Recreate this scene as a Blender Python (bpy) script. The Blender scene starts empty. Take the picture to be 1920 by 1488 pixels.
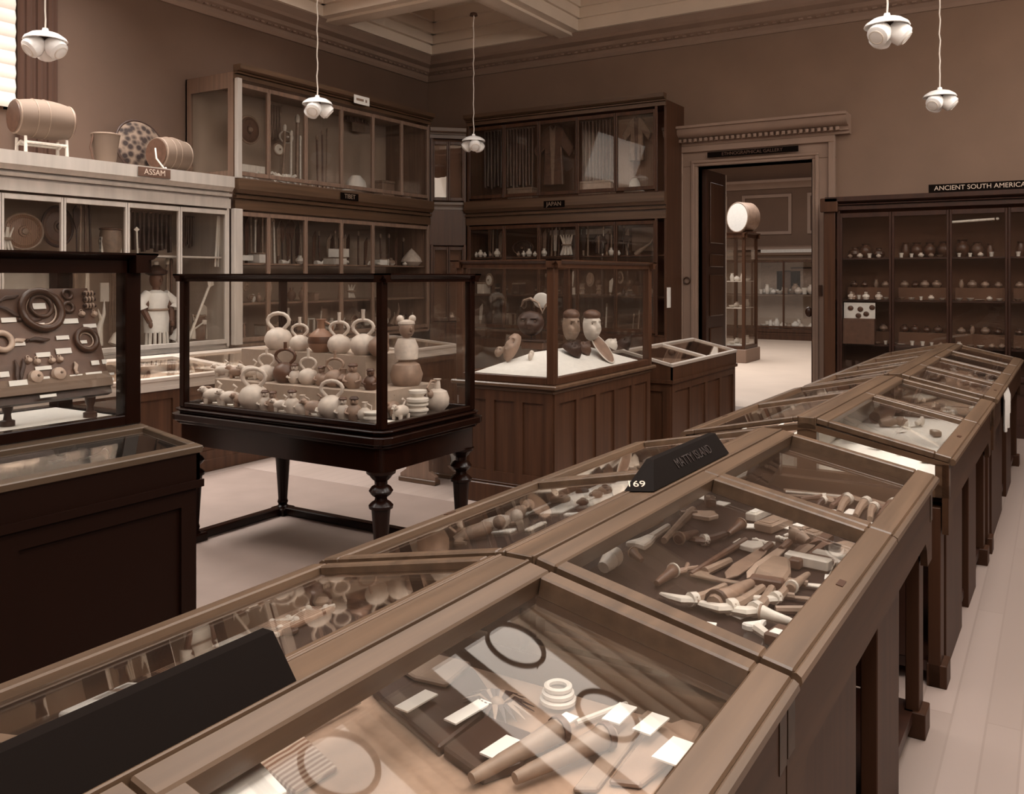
import bpy, bmesh, math, random
from mathutils import Matrix, Vector
D = bpy.data
SC = bpy.context.scene
COL = SC.collection
RND = random.Random(11)
PI = math.pi
rad = math.radians

# ------------------------------------------------------------------ camera
FPX, CX, HZ, EYE, TH = 1661.0, 960.0, 518.0, 1.6, rad(31.68)
CT, ST = math.cos(TH), math.sin(TH)
cam = D.cameras.new('camera')
cam.sensor_width = 36.0
cam.lens = 36.0 * FPX / 1920.0
cam.shift_y = -(744.0 - HZ) / 1920.0
cam.clip_end = 100
camo = D.objects.new('camera', cam)
COL.objects.link(camo)
camo.location = (0, 0, EYE)
camo.rotation_euler = (PI / 2, 0, TH)
SC.camera = camo


def ray(px, py):
    x = (px - CX) / FPX
    return Vector((x * CT - ST, x * ST + CT, -(py - HZ) / FPX))


def atz(px, py, z):
    r = ray(px, py)
    t = (z - EYE) / r.z
    return Vector((r.x * t, r.y * t, z))


def atx(px, py, X):
    r = ray(px, py)
    t = X / r.x
    return Vector((X, r.y * t, EYE + r.z * t))


def aty(px, py, Y):
    r = ray(px, py)
    t = Y / r.y
    return Vector((r.x * t, Y, EYE + r.z * t))


def atpl(px, py, p0, n):
    r = ray(px, py)
    o = Vector((0, 0, EYE))
    t = (Vector(p0) - o).dot(n) / r.dot(n)
    return o + r * t


# --------------------------------------------------------------- materials
def lin(h):
    c = [int(h[i:i + 2], 16) / 255.0 for i in (0, 2, 4)]
    return tuple(v / 12.92 if v <= .04045 else ((v + .055) / 1.055) ** 2.4 for v in c) + (1.0,)


MATS = {}


def mat(name, hexc, rough=.5, tex=None, scale=(6, 6, 6), amt=.3, spec=.5, bump=0.0, hex2=None):
    m = D.materials.new(name)
    m.use_nodes = True
    nt = m.node_tree
    b = nt.nodes['Principled BSDF']
    b.inputs['Roughness'].default_value = rough
    b.inputs['Specular IOR Level'].default_value = spec
    c = lin(hexc)
    b.inputs['Base Color'].default_value = c
    if tex:
        tc = nt.nodes.new('ShaderNodeTexCoord')
        mp = nt.nodes.new('ShaderNodeMapping')
        mp.inputs['Scale'].default_value = scale
        if tex == 'brick':
            mp.inputs['Rotation'].default_value = (0, 0, PI / 2)
        nt.links.new(tc.outputs['Object'], mp.inputs['Vector'])
        if tex == 'noise':
            t = nt.nodes.new('ShaderNodeTexNoise')
            t.inputs['Scale'].default_value = 1.0
            t.inputs['Detail'].default_value = 5
            fac = t.outputs['Fac']
        elif tex == 'wave':
            t = nt.nodes.new('ShaderNodeTexWave')
            t.inputs['Scale'].default_value = 1.0
            t.inputs['Distortion'].default_value = 1.5
            fac = t.outputs['Fac']
        elif tex == 'voro':
            t = nt.nodes.new('ShaderNodeTexVoronoi')
            t.inputs['Scale'].default_value = 1.0
            fac = t.outputs['Distance']
        elif tex == 'check':
            t = nt.nodes.new('ShaderNodeTexChecker')
            t.inputs['Scale'].default_value = 1.0
            fac = t.outputs['Fac']
        elif tex == 'brick':
            t = nt.nodes.new('ShaderNodeTexBrick')
            t.inputs['Scale'].default_value = 1.0
            t.inputs['Mortar Size'].default_value = .004
            t.inputs['Brick Width'].default_value = 2.4
            t.inputs['Row Height'].default_value = .11
            t.inputs['Color1'].default_value = (.7, .7, .7, 1)
            t.inputs['Color2'].default_value = (.45, .45, .45, 1)
            t.inputs['Mortar'].default_value = (.34, .34, .34, 1)
            fac = t.outputs['Color']
        nt.links.new(mp.outputs[0], t.inputs['Vector'])
        rp = nt.nodes.new('ShaderNodeValToRGB')
        e = rp.color_ramp.elements
        if hex2:
            c2 = lin(hex2)
        else:
            c2 = tuple(v * (1 - amt) for v in c[:3]) + (1,)
        e[0].color, e[1].color = c2, c
        e[0].position, e[1].position = .3, .7
        nt.links.new(fac, rp.inputs['Fac'])
        nt.links.new(rp.outputs['Color'], b.inputs['Base Color'])
        if bump:
            bp = nt.nodes.new('ShaderNodeBump')
            bp.inputs['Strength'].default_value = bump
            bp.inputs['Distance'].default_value = .01
            nt.links.new(fac, bp.inputs['Height'])
            nt.links.new(bp.outputs[0], b.inputs['Normal'])
    MATS[name] = m
    return m


def glass_mat(name, tint=.97, dust=.012, f0=.045):
    m = D.materials.new(name)
    m.use_nodes = True
    nt = m.node_tree
    nt.nodes.clear()
    out = nt.nodes.new('ShaderNodeOutputMaterial')
    tr = nt.nodes.new('ShaderNodeBsdfTransparent')
    tr.inputs['Color'].default_value = (tint, tint * .995, tint * .985, 1)
    gl = nt.nodes.new('ShaderNodeBsdfGlossy')
    gl.inputs['Roughness'].default_value = .015
    gl.inputs['Color'].default_value = (1, .92, .85, 1)
    lw = nt.nodes.new('ShaderNodeLayerWeight')
    pw = nt.nodes.new('ShaderNodeMath')
    pw.operation = 'POWER'
    pw.inputs[1].default_value = 4.5
    mu = nt.nodes.new('ShaderNodeMath')
    mu.operation = 'MULTIPLY_ADD'
    mu.inputs[1].default_value = .85
    mu.inputs[2].default_value = f0
    nt.links.new(lw.outputs['Facing'], pw.inputs[0])
    nt.links.new(pw.outputs[0], mu.inputs[0])
    mx = nt.nodes.new('ShaderNodeMixShader')
    nt.links.new(mu.outputs[0], mx.inputs['Fac'])
    nt.links.new(tr.outputs[0], mx.inputs[1])
    nt.links.new(gl.outputs[0], mx.inputs[2])
    df = nt.nodes.new('ShaderNodeBsdfDiffuse')
    df.inputs['Color'].default_value = lin('d8c8ba')
    m2 = nt.nodes.new('ShaderNodeMixShader')
    m2.inputs['Fac'].default_value = dust
    nt.links.new(mx.outputs[0], m2.inputs[1])
    nt.links.new(df.outputs[0], m2.inputs[2])
    nt.links.new(m2.outputs[0], out.inputs['Surface'])
    MATS[name] = m
    return m


def emit_mat(name, hexc, s):
    m = D.materials.new(name)
    m.use_nodes = True
    b = m.node_tree.nodes['Principled BSDF']
    b.inputs['Base Color'].default_value = lin(hexc)
    b.inputs['Emission Color'].default_value = lin(hexc)
    b.inputs['Emission Strength'].default_value = s
    MATS[name] = m
    return m


mat('wood_y', '67513f', .32, 'noise', (28, 1.2, 28), .42, bump=.05)
mat('wood_x', '624a38', .32, 'noise', (1.2, 28, 28), .42, bump=.05)
mat('wood_z', '523626', .36, 'noise', (26, 26, 1.1), .45, bump=.05, spec=.3)
mat('wood_dark', '3c2115', .4, 'noise', (20, 20, 1.5), .4)
mat('wood_pale', 'b9afa6', .38, 'noise', (14, 14, 1.4), .2)
mat('wood_pale_y', 'b9aca1', .38, 'noise', (14, 1.4, 14), .2)
mat('ebony', '1d0c06', .24, 'noise', (14, 14, 2), .4, spec=.2)
mat('black_paint', '180803', .5, spec=.12)
mat('step_cloth', 'a69485', .9, 'noise', (30, 30, 30), .12)
mat('black_board', '0d0502', .7, spec=.08)
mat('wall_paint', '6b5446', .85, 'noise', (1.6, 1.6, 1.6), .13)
mat('wall_paint_lit', '876f5f', .85, 'noise', (1.6, 1.6, 1.6), .13)  # same wall paint, lightened to imitate stronger light on the door wall
mat('wood_apron', '49301f', .5, 'noise', (26, 1.2, 26), .4, spec=.2)
mat('wood_post', '452b1c', .5, 'noise', (26, 26, 1.2), .4, spec=.2)
mat('ring_iron', '5a4334', .6)
mat('wall_cloth', 'a58670', .9, 'noise', (40, 40, 40), .1)
mat('ceiling_paint', 'e0cfbd', .85, 'noise', (2, 2, 2), .08)
mat('stone_trim', '927a6b', .6, 'noise', (3, 3, 3), .12)
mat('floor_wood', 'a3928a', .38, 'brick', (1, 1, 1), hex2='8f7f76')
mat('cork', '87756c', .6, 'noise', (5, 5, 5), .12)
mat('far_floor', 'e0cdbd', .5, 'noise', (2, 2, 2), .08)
mat('paper', 'ece8e2', .8, 'noise', (8, 8, 8), .06)
mat('white_cloth', 'e4e0da', .9, 'noise', (30, 30, 30), .08)
mat('print', 'efe2d6', .8, 'noise', (3, 120, 3), hex2='c9b8aa')
mat('cream', 'dfd6cc', .5, 'noise', (20, 20, 20), .15)
mat('clay_pale', 'd6c8bc', .45, 'noise', (22, 22, 22), .28)
mat('clay_mid', '9c8271', .42, 'noise', (18, 18, 18), .3)
mat('clay_dark', '5b3c2c', .35, 'noise', (18, 18, 18), .35)
mat('clay_band', 'd6c3b3', .4, 'wave', (0, 0, 7), hex2='8f6b56')
mat('bone', 'e2dad0', .4, 'noise', (40, 40, 8), .2)
mat('stone_grey', '9b7f6e', .5, 'noise', (14, 14, 14), .3)
mat('tan', '97806f', .5, 'noise', (24, 24, 24), .3)
mat('brown', '66493a', .45, 'noise', (20, 20, 20), .35)
mat('dark', '3d2418', .5, 'noise', (20, 20, 20), .3)
mat('metal_dark', '4a3022', .3, 'noise', (12, 12, 12), .3)
mat('steel', 'c2aa99', .28, 'noise', (10, 10, 10), .15)
mat('wood_mid', '8a7060', .36, 'noise', (26, 26, 1.1), .35)
mat('bed_dark', '301b11', .95, 'noise', (60, 60, 60), .25)
mat('bed_mid', 'a48874', .95, 'noise', (60, 60, 60), .15)
mat('bed_white', 'e0dcd5', .95, 'noise', (40, 40, 40), .06)
mat('backing', 'ab9889', .95, 'noise', (3, 3, 3), .14)
mat('backing_dark', '6b4c3a', .95, 'noise', (3, 3, 3), .2)
mat('weave', '6e5b4f', .8, 'check', (60, 60, 60), hex2='4d3122')
mat('weave_pale', '8f7c6f', .8, 'wave', (0, 0, 40), hex2='705d4f')
mat('speckle', '7a6657', .8, 'voro', (16, 16, 16), hex2='24120a')
mat('ornate', 'a9866f', .4, 'wave', (30, 30, 30), hex2='4a2e20')
mat('textile', 'b09a89', .9, 'wave', (26, 26, 26), hex2='7d5c49')
mat('opal', 'f2f0ee', .18, None)
mat('blind_cloth', 'f3e8dd', .9)
mat('curtain', '6d4e3c', .95, 'wave', (0, 14, 0), hex2='4a3023')
mat('skin_dark', '5c3d2d', .55)
mat('letter', 'cdbaaa', .7)
mat('letter_faint', '22110a', .6)
glass_mat('glass', f0=.03, dust=.004)
glass_mat('lid_glass', f0=.024, dust=.005)
emit_mat('daylight', 'fff0e0', 2.2)
mat('laylight_glass', 'e6d8cb', .4)


# ------------------------------------------------------------ mesh builder
class M:
    def __init__(s):
        s.v, s.f, s.T = [], [], Matrix()

    def add(s, vs, fs):
        b = len(s.v)
        s.v += [s.T @ Vector(p) for p in vs]
        s.f += [tuple(b + i for i in f) for f in fs]
        return s

    def box(s, x0, x1, y0, y1, z0, z1):
        return s.add([(x0, y0, z0), (x1, y0, z0), (x1, y1, z0), (x0, y1, z0), (x0, y0, z1), (x1, y0, z1), (x1, y1, z1), (x0, y1, z1)],
                     [(0, 3, 2, 1), (4, 5, 6, 7), (0, 1, 5, 4), (1, 2, 6, 5), (2, 3, 7, 6), (3, 0, 4, 7)])

    def cbox(s, c, d):
        return s.box(c[0] - d[0] / 2, c[0] + d[0] / 2, c[1] - d[1] / 2, c[1] + d[1] / 2, c[2] - d[2] / 2, c[2] + d[2] / 2)

    def prism(s, poly, ax, a, b):
        n = len(poly)
        P = {'x': lambda p, t: (t, p[0], p[1]), 'y': lambda p, t: (p[0], t, p[1]), 'z': lambda p, t: (p[0], p[1], t)}[ax]
        vs = [P(p, a) for p in poly] + [P(p, b) for p in poly]
        fs = [tuple(range(n - 1, -1, -1)), tuple(range(n, 2 * n))] + [(i, (i + 1) % n, n + (i + 1) % n, n + i) for i in range(n)]
        return s.add(vs, fs)

    def lathe(s, prof, n=20, c=(0, 0, 0), sc=(1, 1)):
        vs, fs, rings = [], [], []
        for r, z in prof:
            if r < 1e-6:
                rings.append([len(vs)])
                vs.append((c[0], c[1], c[2] + z))
            else:
                rings.append(list(range(len(vs), len(vs) + n)))
                vs += [(c[0] + r * sc[0] * math.cos(2 * PI * i / n), c[1] + r * sc[1] * math.sin(2 * PI * i / n), c[2] + z) for i in range(n)]
        for a, b in zip(rings, rings[1:]):
            if len(a) == 1 and len(b) == 1:
                continue
            for i in range(n):
                j = (i + 1) % n
                if len(a) == 1:
                    fs.append((a[0], b[i], b[j]))
                elif len(b) == 1:
                    fs.append((a[i], b[0], a[j]))
                else:
                    fs.append((a[i], b[i], b[j], a[j]))
        if len(rings[0]) > 1:
            fs.append(tuple(rings[0]))
        if len(rings[-1]) > 1:
            fs.append(tuple(reversed(rings[-1])))
        return s.add(vs, fs)

    def tube(s, pts, r, n=8, flat=1.0, closed=False):
        pts = [Vector(p) for p in pts]
        k = len(pts)
        rs = r if isinstance(r, (list, tuple)) else [r] * k
        vs, fs = [], []
        ref = None
        for i, p in enumerate(pts):
            if closed:
                t = pts[(i + 1) % k] - pts[i - 1]
            else:
                t = pts[min(i + 1, k - 1)] - pts[max(i - 1, 0)]
            t = t.normalized() if t.length > 1e-9 else Vector((0, 0, 1))
            if ref is None:
                ref = Vector((0, 0, 1)) if abs(t.z) < .9 else Vector((1, 0, 0))
            u = (ref - t * ref.dot(t))
            if u.length < 1e-6:
                u = t.orthogonal()
            u.normalize()
            ref = u
            w = t.cross(u)
            for q in range(n):
                a = 2 * PI * q / n
                vs.append(p + u * (math.cos(a) * rs[i] * flat) + w * (math.sin(a) * rs[i]))
        m = k if closed else k - 1
        for i in range(m):
            for q in range(n):
                a, b = i * n, ((i + 1) % k) * n
                fs.append((a + q, a + (q + 1) % n, b + (q + 1) % n, b + q))
        if not closed:
            fs.append(tuple(range(n - 1, -1, -1)))
            fs.append(tuple(range((k - 1) * n, k * n)))
        return s.add(vs, fs)

    def ell(s, c, r, n=16, m=10):
        if not isinstance(r, (tuple, list)):
            r = (r, r, r)
        prof = [(math.sin(PI * i / m), -math.cos(PI * i / m) * r[2]) for i in range(m + 1)]
        prof[0] = (0, -r[2])
        prof[-1] = (0, r[2])
        return s.lathe(prof, n, c, (r[0], r[1]))

    def torus(s, c, R, r, n=28, k=8, ax='z', sc=1.0):
        pts = []
        for i in range(n):
            a = 2 * PI * i / n
            x, y = R * math.cos(a), R * sc * math.sin(a)
            pts.append({'z': (c[0] + x, c[1] + y, c[2]), 'x': (c[0], c[1] + x, c[2] + y), 'y': (c[0] + x, c[1], c[2] + y)}[ax])
        return s.tube(pts, r, k, closed=True)

    def build(s, name, mt, parent=None, loc=None, rz=0, bevel=0, flat=False):
        me = D.meshes.new(name)
        me.from_pydata([tuple(v) for v in s.v], [], s.f)
        bm = bmesh.new()
        bm.from_mesh(me)
        bmesh.ops.recalc_face_normals(bm, faces=bm.faces)
        if bevel:
            bmesh.ops.bevel(bm, geom=list(bm.edges), offset=bevel, segments=1, affect='EDGES', clamp_overlap=True)
        bm.to_mesh(me)
        bm.free()
        me.materials.append(MATS[mt])
        if not flat and not bevel:
            me.shade_smooth()
            me.set_sharp_from_angle(angle=rad(38))
        o = D.objects.new(name, me)
        COL.objects.link(o)
        if parent:
            o.parent = parent
        if loc:
            o.location = loc
            o.rotation_euler = (0, 0, rz)
        return o


ORD = 'first second third fourth fifth sixth seventh eighth ninth tenth eleventh twelfth 13th 14th 15th 16th 17th 18th 19th 20th 21st 22nd 23rd 24th 25th 26th 27th 28th 29th 30th'.split()
PENDING = {}


def reg(o, label, cat, group=None, key=None):
    """label may hold {n} (an ordinal once there are several) and a [part] used only with it"""
    o['category'] = cat
    if group:
        o['group'] = group
    if key is None:
        o['label'] = label
    else:
        PENDING.setdefault(label, []).append((key, o))
    return o


def settle():
    for lab, it in PENDING.items():
        it.sort(key=lambda a: a[0])
        pre, _, rest = lab.partition('[')
        opt, _, post = rest.partition(']')
        for i, (_, o) in enumerate(it):
            if len(it) == 1:
                o['label'] = (pre.replace('{n} ', '') + post).strip()
            else:
                o['label'] = (pre.replace('{n}', ORD[i]) + opt + post).strip()


def thing(name, loc=(0, 0, 0), rz=0):
    o = D.objects.new(name, None)
    o.empty_display_size = .1
    COL.objects.link(o)
    o.location = loc
    o.rotation_euler = (0, 0, rz)
    return o


def struct(o):
    o['kind'] = 'structure'
    return o


def copy_tree(o, parent=None):
    c = o.copy()
    COL.objects.link(c)
    if parent:
        c.parent = parent
    for ch in list(o.children):
        copy_tree(ch, c)
    return c


def lettering(name, txt, size, mt, parent, M4, depth=.003):
    cu = D.curves.new(name, 'FONT')
    cu.body = txt
    cu.size = size
    cu.extrude = depth
    cu.align_x = 'CENTER'
    cu.align_y = 'CENTER'
    tmp = D.objects.new(name, cu)
    COL.objects.link(tmp)
    dg = bpy.context.evaluated_depsgraph_get()
    me = D.meshes.new_from_object(tmp.evaluated_get(dg))
    D.objects.remove(tmp)
    me.materials.clear()
    me.materials.append(MATS[mt])
    o = D.objects.new(name, me)
    COL.objects.link(o)
    o.parent = parent
    o.matrix_local = M4
    return o


def slopeT(x0, z0, x1, z1):
    """matrix whose local x runs from (x0,z0) to (x1,z1) in the xz plane, local z is its upward normal"""
    d = Vector((x1 - x0, 0, z1 - z0)).normalized()
    n = Vector((-d.z, 0, d.x))
    if n.z < 0:
        n = -n
    return Matrix(((d.x, 0, n.x, x0), (0, 1, 0, 0), (d.z, 0, n.z, z0), (0, 0, 0, 1)))

# ------------------------------------------------------------------ setting
WL, WR, YB, YF, ZC = -7.95, 1.5, 10.5, -3.4, 4.77
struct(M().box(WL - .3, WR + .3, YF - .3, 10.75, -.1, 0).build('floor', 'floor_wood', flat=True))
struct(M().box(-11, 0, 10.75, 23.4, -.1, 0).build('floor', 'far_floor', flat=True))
m = M()
for y0, y1, z0, z1 in ((YF - .3, -1.9, 0, 5.3), (-1.9, .5, 0, 3.08), (-1.9, .5, 4.5, 5.3), (.5, 1.9, 0, 5.3), (1.9, 4.41, 0, 3.08), (1.9, 4.41, 4.5, 5.3), (4.41, YB + .3, 0, 5.3)):
    m.box(WL - .3, WL, y0, y1, z0, z1)
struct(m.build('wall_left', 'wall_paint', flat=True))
m = M()
m.box(WL - .3, -3.776, YB, YB + .3, 0, 5.3).box(-2.404, WR + .3, YB, YB + .3, 0, 5.3).box(-3.776, -2.404, YB, YB + .3, 2.95, 5.3)
struct(m.build('wall_back', 'wall_paint_lit', flat=True))
m = M()
ADDED_RW = [(-2.2, .2), (1.2, 3.6), (4.6, 7.0), (8.0, 9.8)]  # unseen right-wall windows, added to light the cases opposite
y = YF - .3
for i, j in ADDED_RW:
    m.box(WR, WR + .3, y, i, 0, 5.3).box(WR, WR + .3, i, j, 0, 3.0).box(WR, WR + .3, i, j, 4.4, 5.3)
    y = j
m.box(WR, WR + .3, y, YB + .3, 0, 5.3)
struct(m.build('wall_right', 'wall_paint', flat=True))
struct(M().box(WL - .3, WR + .3, YF - .3, YF, 0, 5.3).build('wall_front', 'wall_paint', flat=True))

# ceiling: slab with coffers between crossing beams
CXs = [-7.95, -5.5, -.95, 1.5]
CYs = [-3.4, -1.9, .6, 3.13, 5.67, 8.2, 10.5]
m = M().box(WL - .3, WR + .3, YF - .3, YB + .3, 5.32, 5.42)
struct(m.build('ceiling', 'ceiling_paint', flat=True))
m = M()
for x in CXs[1:-1]:
    m.box(x - .22, x + .22, YF, YB, ZC, 5.33)
    m.box(x - .1, x + .1, YF, YB, ZC - .035, ZC)
m.box(WL, WL + .32, YF, YB, ZC, 5.33).box(WR - .32, WR, YF, YB, ZC, 5.33)
for yy in CYs[1:-1]:
    m.box(WL, WR, yy - .22, yy + .22, ZC + .002, 5.33)
    m.box(WL, WR, yy - .1, yy + .1, ZC - .033, ZC + .002)
m.box(WL, WR, YF, YF + .32, ZC + .001, 5.33).box(WL, WR, YB - .32, YB, ZC + .001, 5.33)
struct(m.build('trim_1', 'ceiling_paint', flat=True))
m = M()
for x0, x1 in zip(CXs, CXs[1:]):
    for y0, y1 in zip(CYs, CYs[1:]):
        a0 = x0 + (.32 if x0 == WL else .22)
        a1 = x1 - (.32 if x1 == WR else .22)
        b0 = y0 + (.32 if y0 == YF else .22)
        b1 = y1 - (.32 if y1 == YB else .22)
        for w, z0, z1 in ((.04, 4.92, 5.33), (.075, 5.05, 5.33), (.11, 5.19, 5.33)) if x0 == -5.5 else ((.06, 4.9, 5.33), (.13, 5.02, 5.33), (.19, 5.17, 5.33)):
            m.box(a0, a0 + w, b0, b1, z0, z1).box(a1 - w, a1, b0, b1, z0, z1).box(a0, a1, b0, b0 + w, z0, z1).box(a0, a1, b1 - w, b1, z0, z1)
struct(m.build('trim_2', 'ceiling_paint', flat=True))
# dentilled cornice round the room
m = M()
prof = [(0, 4.46), (.03, 4.46), (.05, 4.5), (.05, 4.545), (.13, 4.58), (.13, 4.63), (.22, 4.66), (.22, 4.7), (.27, 4.77), (0, 4.77)]
m.prism([(YB - a, z) for a, z in prof], 'x', WL, WR)
m.prism([(YF + a, z) for a, z in prof], 'x', WL, WR)
m.prism([(WL + a, z) for a, z in prof], 'y', YF, YB)
m.prism([(WR - a, z) for a, z in prof], 'y', YF, YB)
k = WL + .2
while k < WR - .2:
    m.box(k, k + .05, YB - .1, YB - .05, 4.55, 4.61)
    k += .1
k = YF + .2
while k < YB - .2:
    m.box(WL + .05, WL + .1, k, k + .05, 4.55, 4.61)
    k += .1
struct(m.build('trim_3', 'stone_trim', flat=True))

# windows
def window(n, X, y0, y1, z0, z1, blind=True, s=1):
    w = struct(thing('window_%d' % n, (X, 0, 0)))
    f = M()
    for a, b, c, d in ((y0, y0 + .07, z0, z1), (y1 - .07, y1, z0, z1), (y0, y1, z0, z0 + .07), (y0, y1, z1 - .07, z1), ((y0 + y1) / 2 - .03, (y0 + y1) / 2 + .03, z0, z1)):
        f.box(-.12 if s > 0 else .06, -.06 if s > 0 else .12, a, b, c, d)
    f.build('window_frame', 'wood_z', w)
    g = M().box(-.1 * s - .003, -.1 * s + .003, y0 + .05, y1 - .05, z0 + .05, z1 - .05)
    g.build('window_glass', 'daylight', w, flat=True)
    if blind:
        k, st = z0 + .03, .123
        for i in range(12):
            b = M()
            b.prism([(.0, k), (.03, k - .01), (.05, k + .05), (.03, k + .125), (.0, k + .125)], 'y', y0 + .02, y1 - .015)
            b.build('blind_slat', 'blind_cloth', w)
            k += st
    return w


window(1, WL, 1.9, 4.41, 3.08, 4.5)
window(2, WL, -1.9, .5, 3.08, 4.5)
for i, (p, q) in enumerate(ADDED_RW):
    window(3 + i, WR, p, q, 3.0, 4.4, False, -1)
m = M()
for i in range(7):
    yy = 4.44 + i * .05
    m.tube([(WL + .05 + .02 * (i % 2), yy, 2.62), (WL + .05 + .02 * (i % 2), yy, 4.5)], .034, 8)
reg(m.build('curtain', 'curtain'), 'dark gathered curtain hanging beside the bright window blind', 'curtain')

# light from the windows, those in the right wall being added
def area(name, loc, rot, sx, sy, e, col=(1, .86, .75)):
    l = D.lights.new(name, 'AREA')
    l.shape = 'RECTANGLE'
    l.size, l.size_y = sx, sy
    l.energy = e
    l.color = col
    o = D.objects.new(name, l)
    COL.objects.link(o)
    o.location = loc
    o.rotation_euler = rot
    return o


LW, LC, LCS, LRW, LFAR = 6, 4.6, 16, 8, 230
LCOL = (1, .965, .92)
area('window_light', (WL + .12, 3.15, 3.8), (0, -PI / 2 + rad(20), 0), 1.3, 2.3, LW, LCOL)
area('window_light', (WL + .12, -.7, 3.8), (0, -PI / 2 + rad(20), 0), 1.3, 2.3, LW, LCOL)
for p, q in ADDED_RW:
    lt = area('window_light', (WR - .04, (p + q) / 2, 3.7), (0, PI / 2 - rad(25), 0), 1.3, q - p - .2, LRW, LCOL)
    lt.data.spread = rad(130)
# glazed laylights set in the middle coffers, side ones added for more light, iron rings hung below the middle ones
rg = M()
for x0, x1 in zip(CXs, CXs[1:]):
    for k, (y0, y1) in enumerate(zip(CYs, CYs[1:])):
        if k > 4:
            continue
        ax = x0 + (.52 if x0 == WL else .42)
        bx = x1 - (.52 if x1 == WR else .42)
        ay = y0 + (.52 if y0 == YF else .42)
        by = y1 - .42
        if x0 == -5.5:
            ax, bx, ay, by = ax - .09, bx + .09, ay - .09, by + .09
        lx, ly, sx, sy = (ax + bx) / 2, (ay + by) / 2, bx - ax, by - ay
        mid = x0 == -5.5
        lp = thing('laylight', (lx, ly, 5.3))
        M().box(-sx / 2, sx / 2, -sy / 2, sy / 2, .0, .012).build('laylight_glass', 'laylight_glass', lp, flat=True)
        m = M()
        for u in ((-.045, .0, .045) if mid else (-.3, .3)):
            m.box(-sx / 2, sx / 2, u - .011, u + .011, -.06, -.035)
        m.build('glazing_bar', 'ring_iron', lp, flat=True)
        reg(lp, 'glazed laylight panel in a ceiling coffer', 'skylight', 'ceiling laylights')
        lt = area('laylight_lamp', (lx, ly, 5.285), (0, 0, 0), sx, sy, sx * sy * (LC if mid else LCS * (1.35 if x0 == WL and k < 4 else (.25 if x0 == WL else 1.0))), LCOL)
        lt.data.spread = rad(88 if x0 == WL else 160)
        if mid:
            for rx in (-4.2, -3.1, -2.0):
                rg.torus((rx, by - .36, 5.22), .30, .026, 40, 8)
                for q in (-1, 1):
                    rg.tube([(rx + q * .30, by - .36, 5.22), (rx + q * .30, by - .36, 5.31)], .008, 6)
struct(rg.build('trim_6', 'ring_iron'))
area('far_light', (-5.6, 15.5, 5.0), (0, 0, 0), 4, 6, LFAR, LCOL)

w = D.worlds.new('world')
SC.world = w
w.use_nodes = True
w.node_tree.nodes['Background'].inputs[0].default_value = (1, .86, .76, 1)
w.node_tree.nodes['Background'].inputs[1].default_value = .3

# ---------------------------------------------------------- doorway and far room
dr = struct(thing('door_1', (0, 0, 0)))
m = M()
for x0, x1 in ((-4.02, -3.776), (-2.404, -2.15)):
    m.box(x0, x1, YB - .06, YB, 0, 2.95)
    s = 1 if x0 < -3 else -1
    xo, xi = (x0, x1) if s > 0 else (x1, x0)
    m.box(min(xo, xo + s * .07), max(xo, xo + s * .07), YB - .1, YB - .0605, 0, 3.12)
    m.box(min(xi - s * .035, xi - s * .075), max(xi - s * .035, xi - s * .075), YB - .08, YB - .0605, 0, 2.984)
m.box(-4.02, -2.15, YB - .06, YB, 2.9505, 3.199)
m.box(-4.02, -2.15, YB - .1, YB - .0605, 3.1205, 3.199)
m.box(-3.851, -2.329, YB - .08, YB - .0605, 2.985, 3.02)
m.build('casing', 'stone_trim', dr, bevel=.006)
m = M()
pr = [(0, 3.2), (.1, 3.2), (.1, 3.235), (.14, 3.235), (.14, 3.28), (.22, 3.29), (.26, 3.33), (.27, 3.385), (.3, 3.39), (.3, 3.42), (0, 3.42)]
m.prism([(YB - a, z) for a, z in pr], 'x', -4.14, -1.99)
m.build('cornice', 'stone_trim', dr)
m = M()
k = -4.1
while k < -2.06:
    m.box(k, k + .035, YB - .19, YB - .14, 3.235, 3.275)
    k += .066
m.build('dentil_moulding', 'stone_trim', dr)
m = M().box(-3.80, -3.776, YB, YB + .3, 0, 2.95).box(-2.404, -2.38, YB, YB + .3, 0, 2.95).box(-3.776, -2.404, YB, YB + .3, 2.95, 2.99)
m.build('jamb', 'stone_trim', dr)
m = M()
m.box(-3.775, -3.72, YB + .12, YB + .86, .02, 2.93)
lf = m.build('door_leaf', 'wood_dark', dr)
m = M()
for z0, z1 in ((.25, .95), (1.1, 1.62), (1.72, 1.88), (2.02, 2.78)):
    m.box(-3.722, -3.705, YB + .24, YB + .74, z0, z1)
m.build('door_panel', 'wood_z', lf, bevel=.006)
m = M().box(-3.775, -3.715, YB + .86, YB + .89, .02, 2.93)
m.build('door_edge_lit', 'cream', lf)  # pale colour imitates light catching the edge of the dark leaf
m = M().box(-2.46, -2.404, YB + .15, YB + .30, .02, 2.93)
lf = m.build('door_leaf', 'wood_dark', dr)
m = M().ell((-2.5, YB + .2, 1.18), (.045, .03, .06))
m.build('door_knob', 'metal_dark', lf)
m = M()
for zz in (1.42,):
    m.box(-2.33, -2.29, YB - .085, YB - .06, 1.38, 1.5)
    m.torus((-3.9, YB - .075, 1.55), .04, .008, ax='y')
m.build('door_plate', 'metal_dark', dr)

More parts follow.
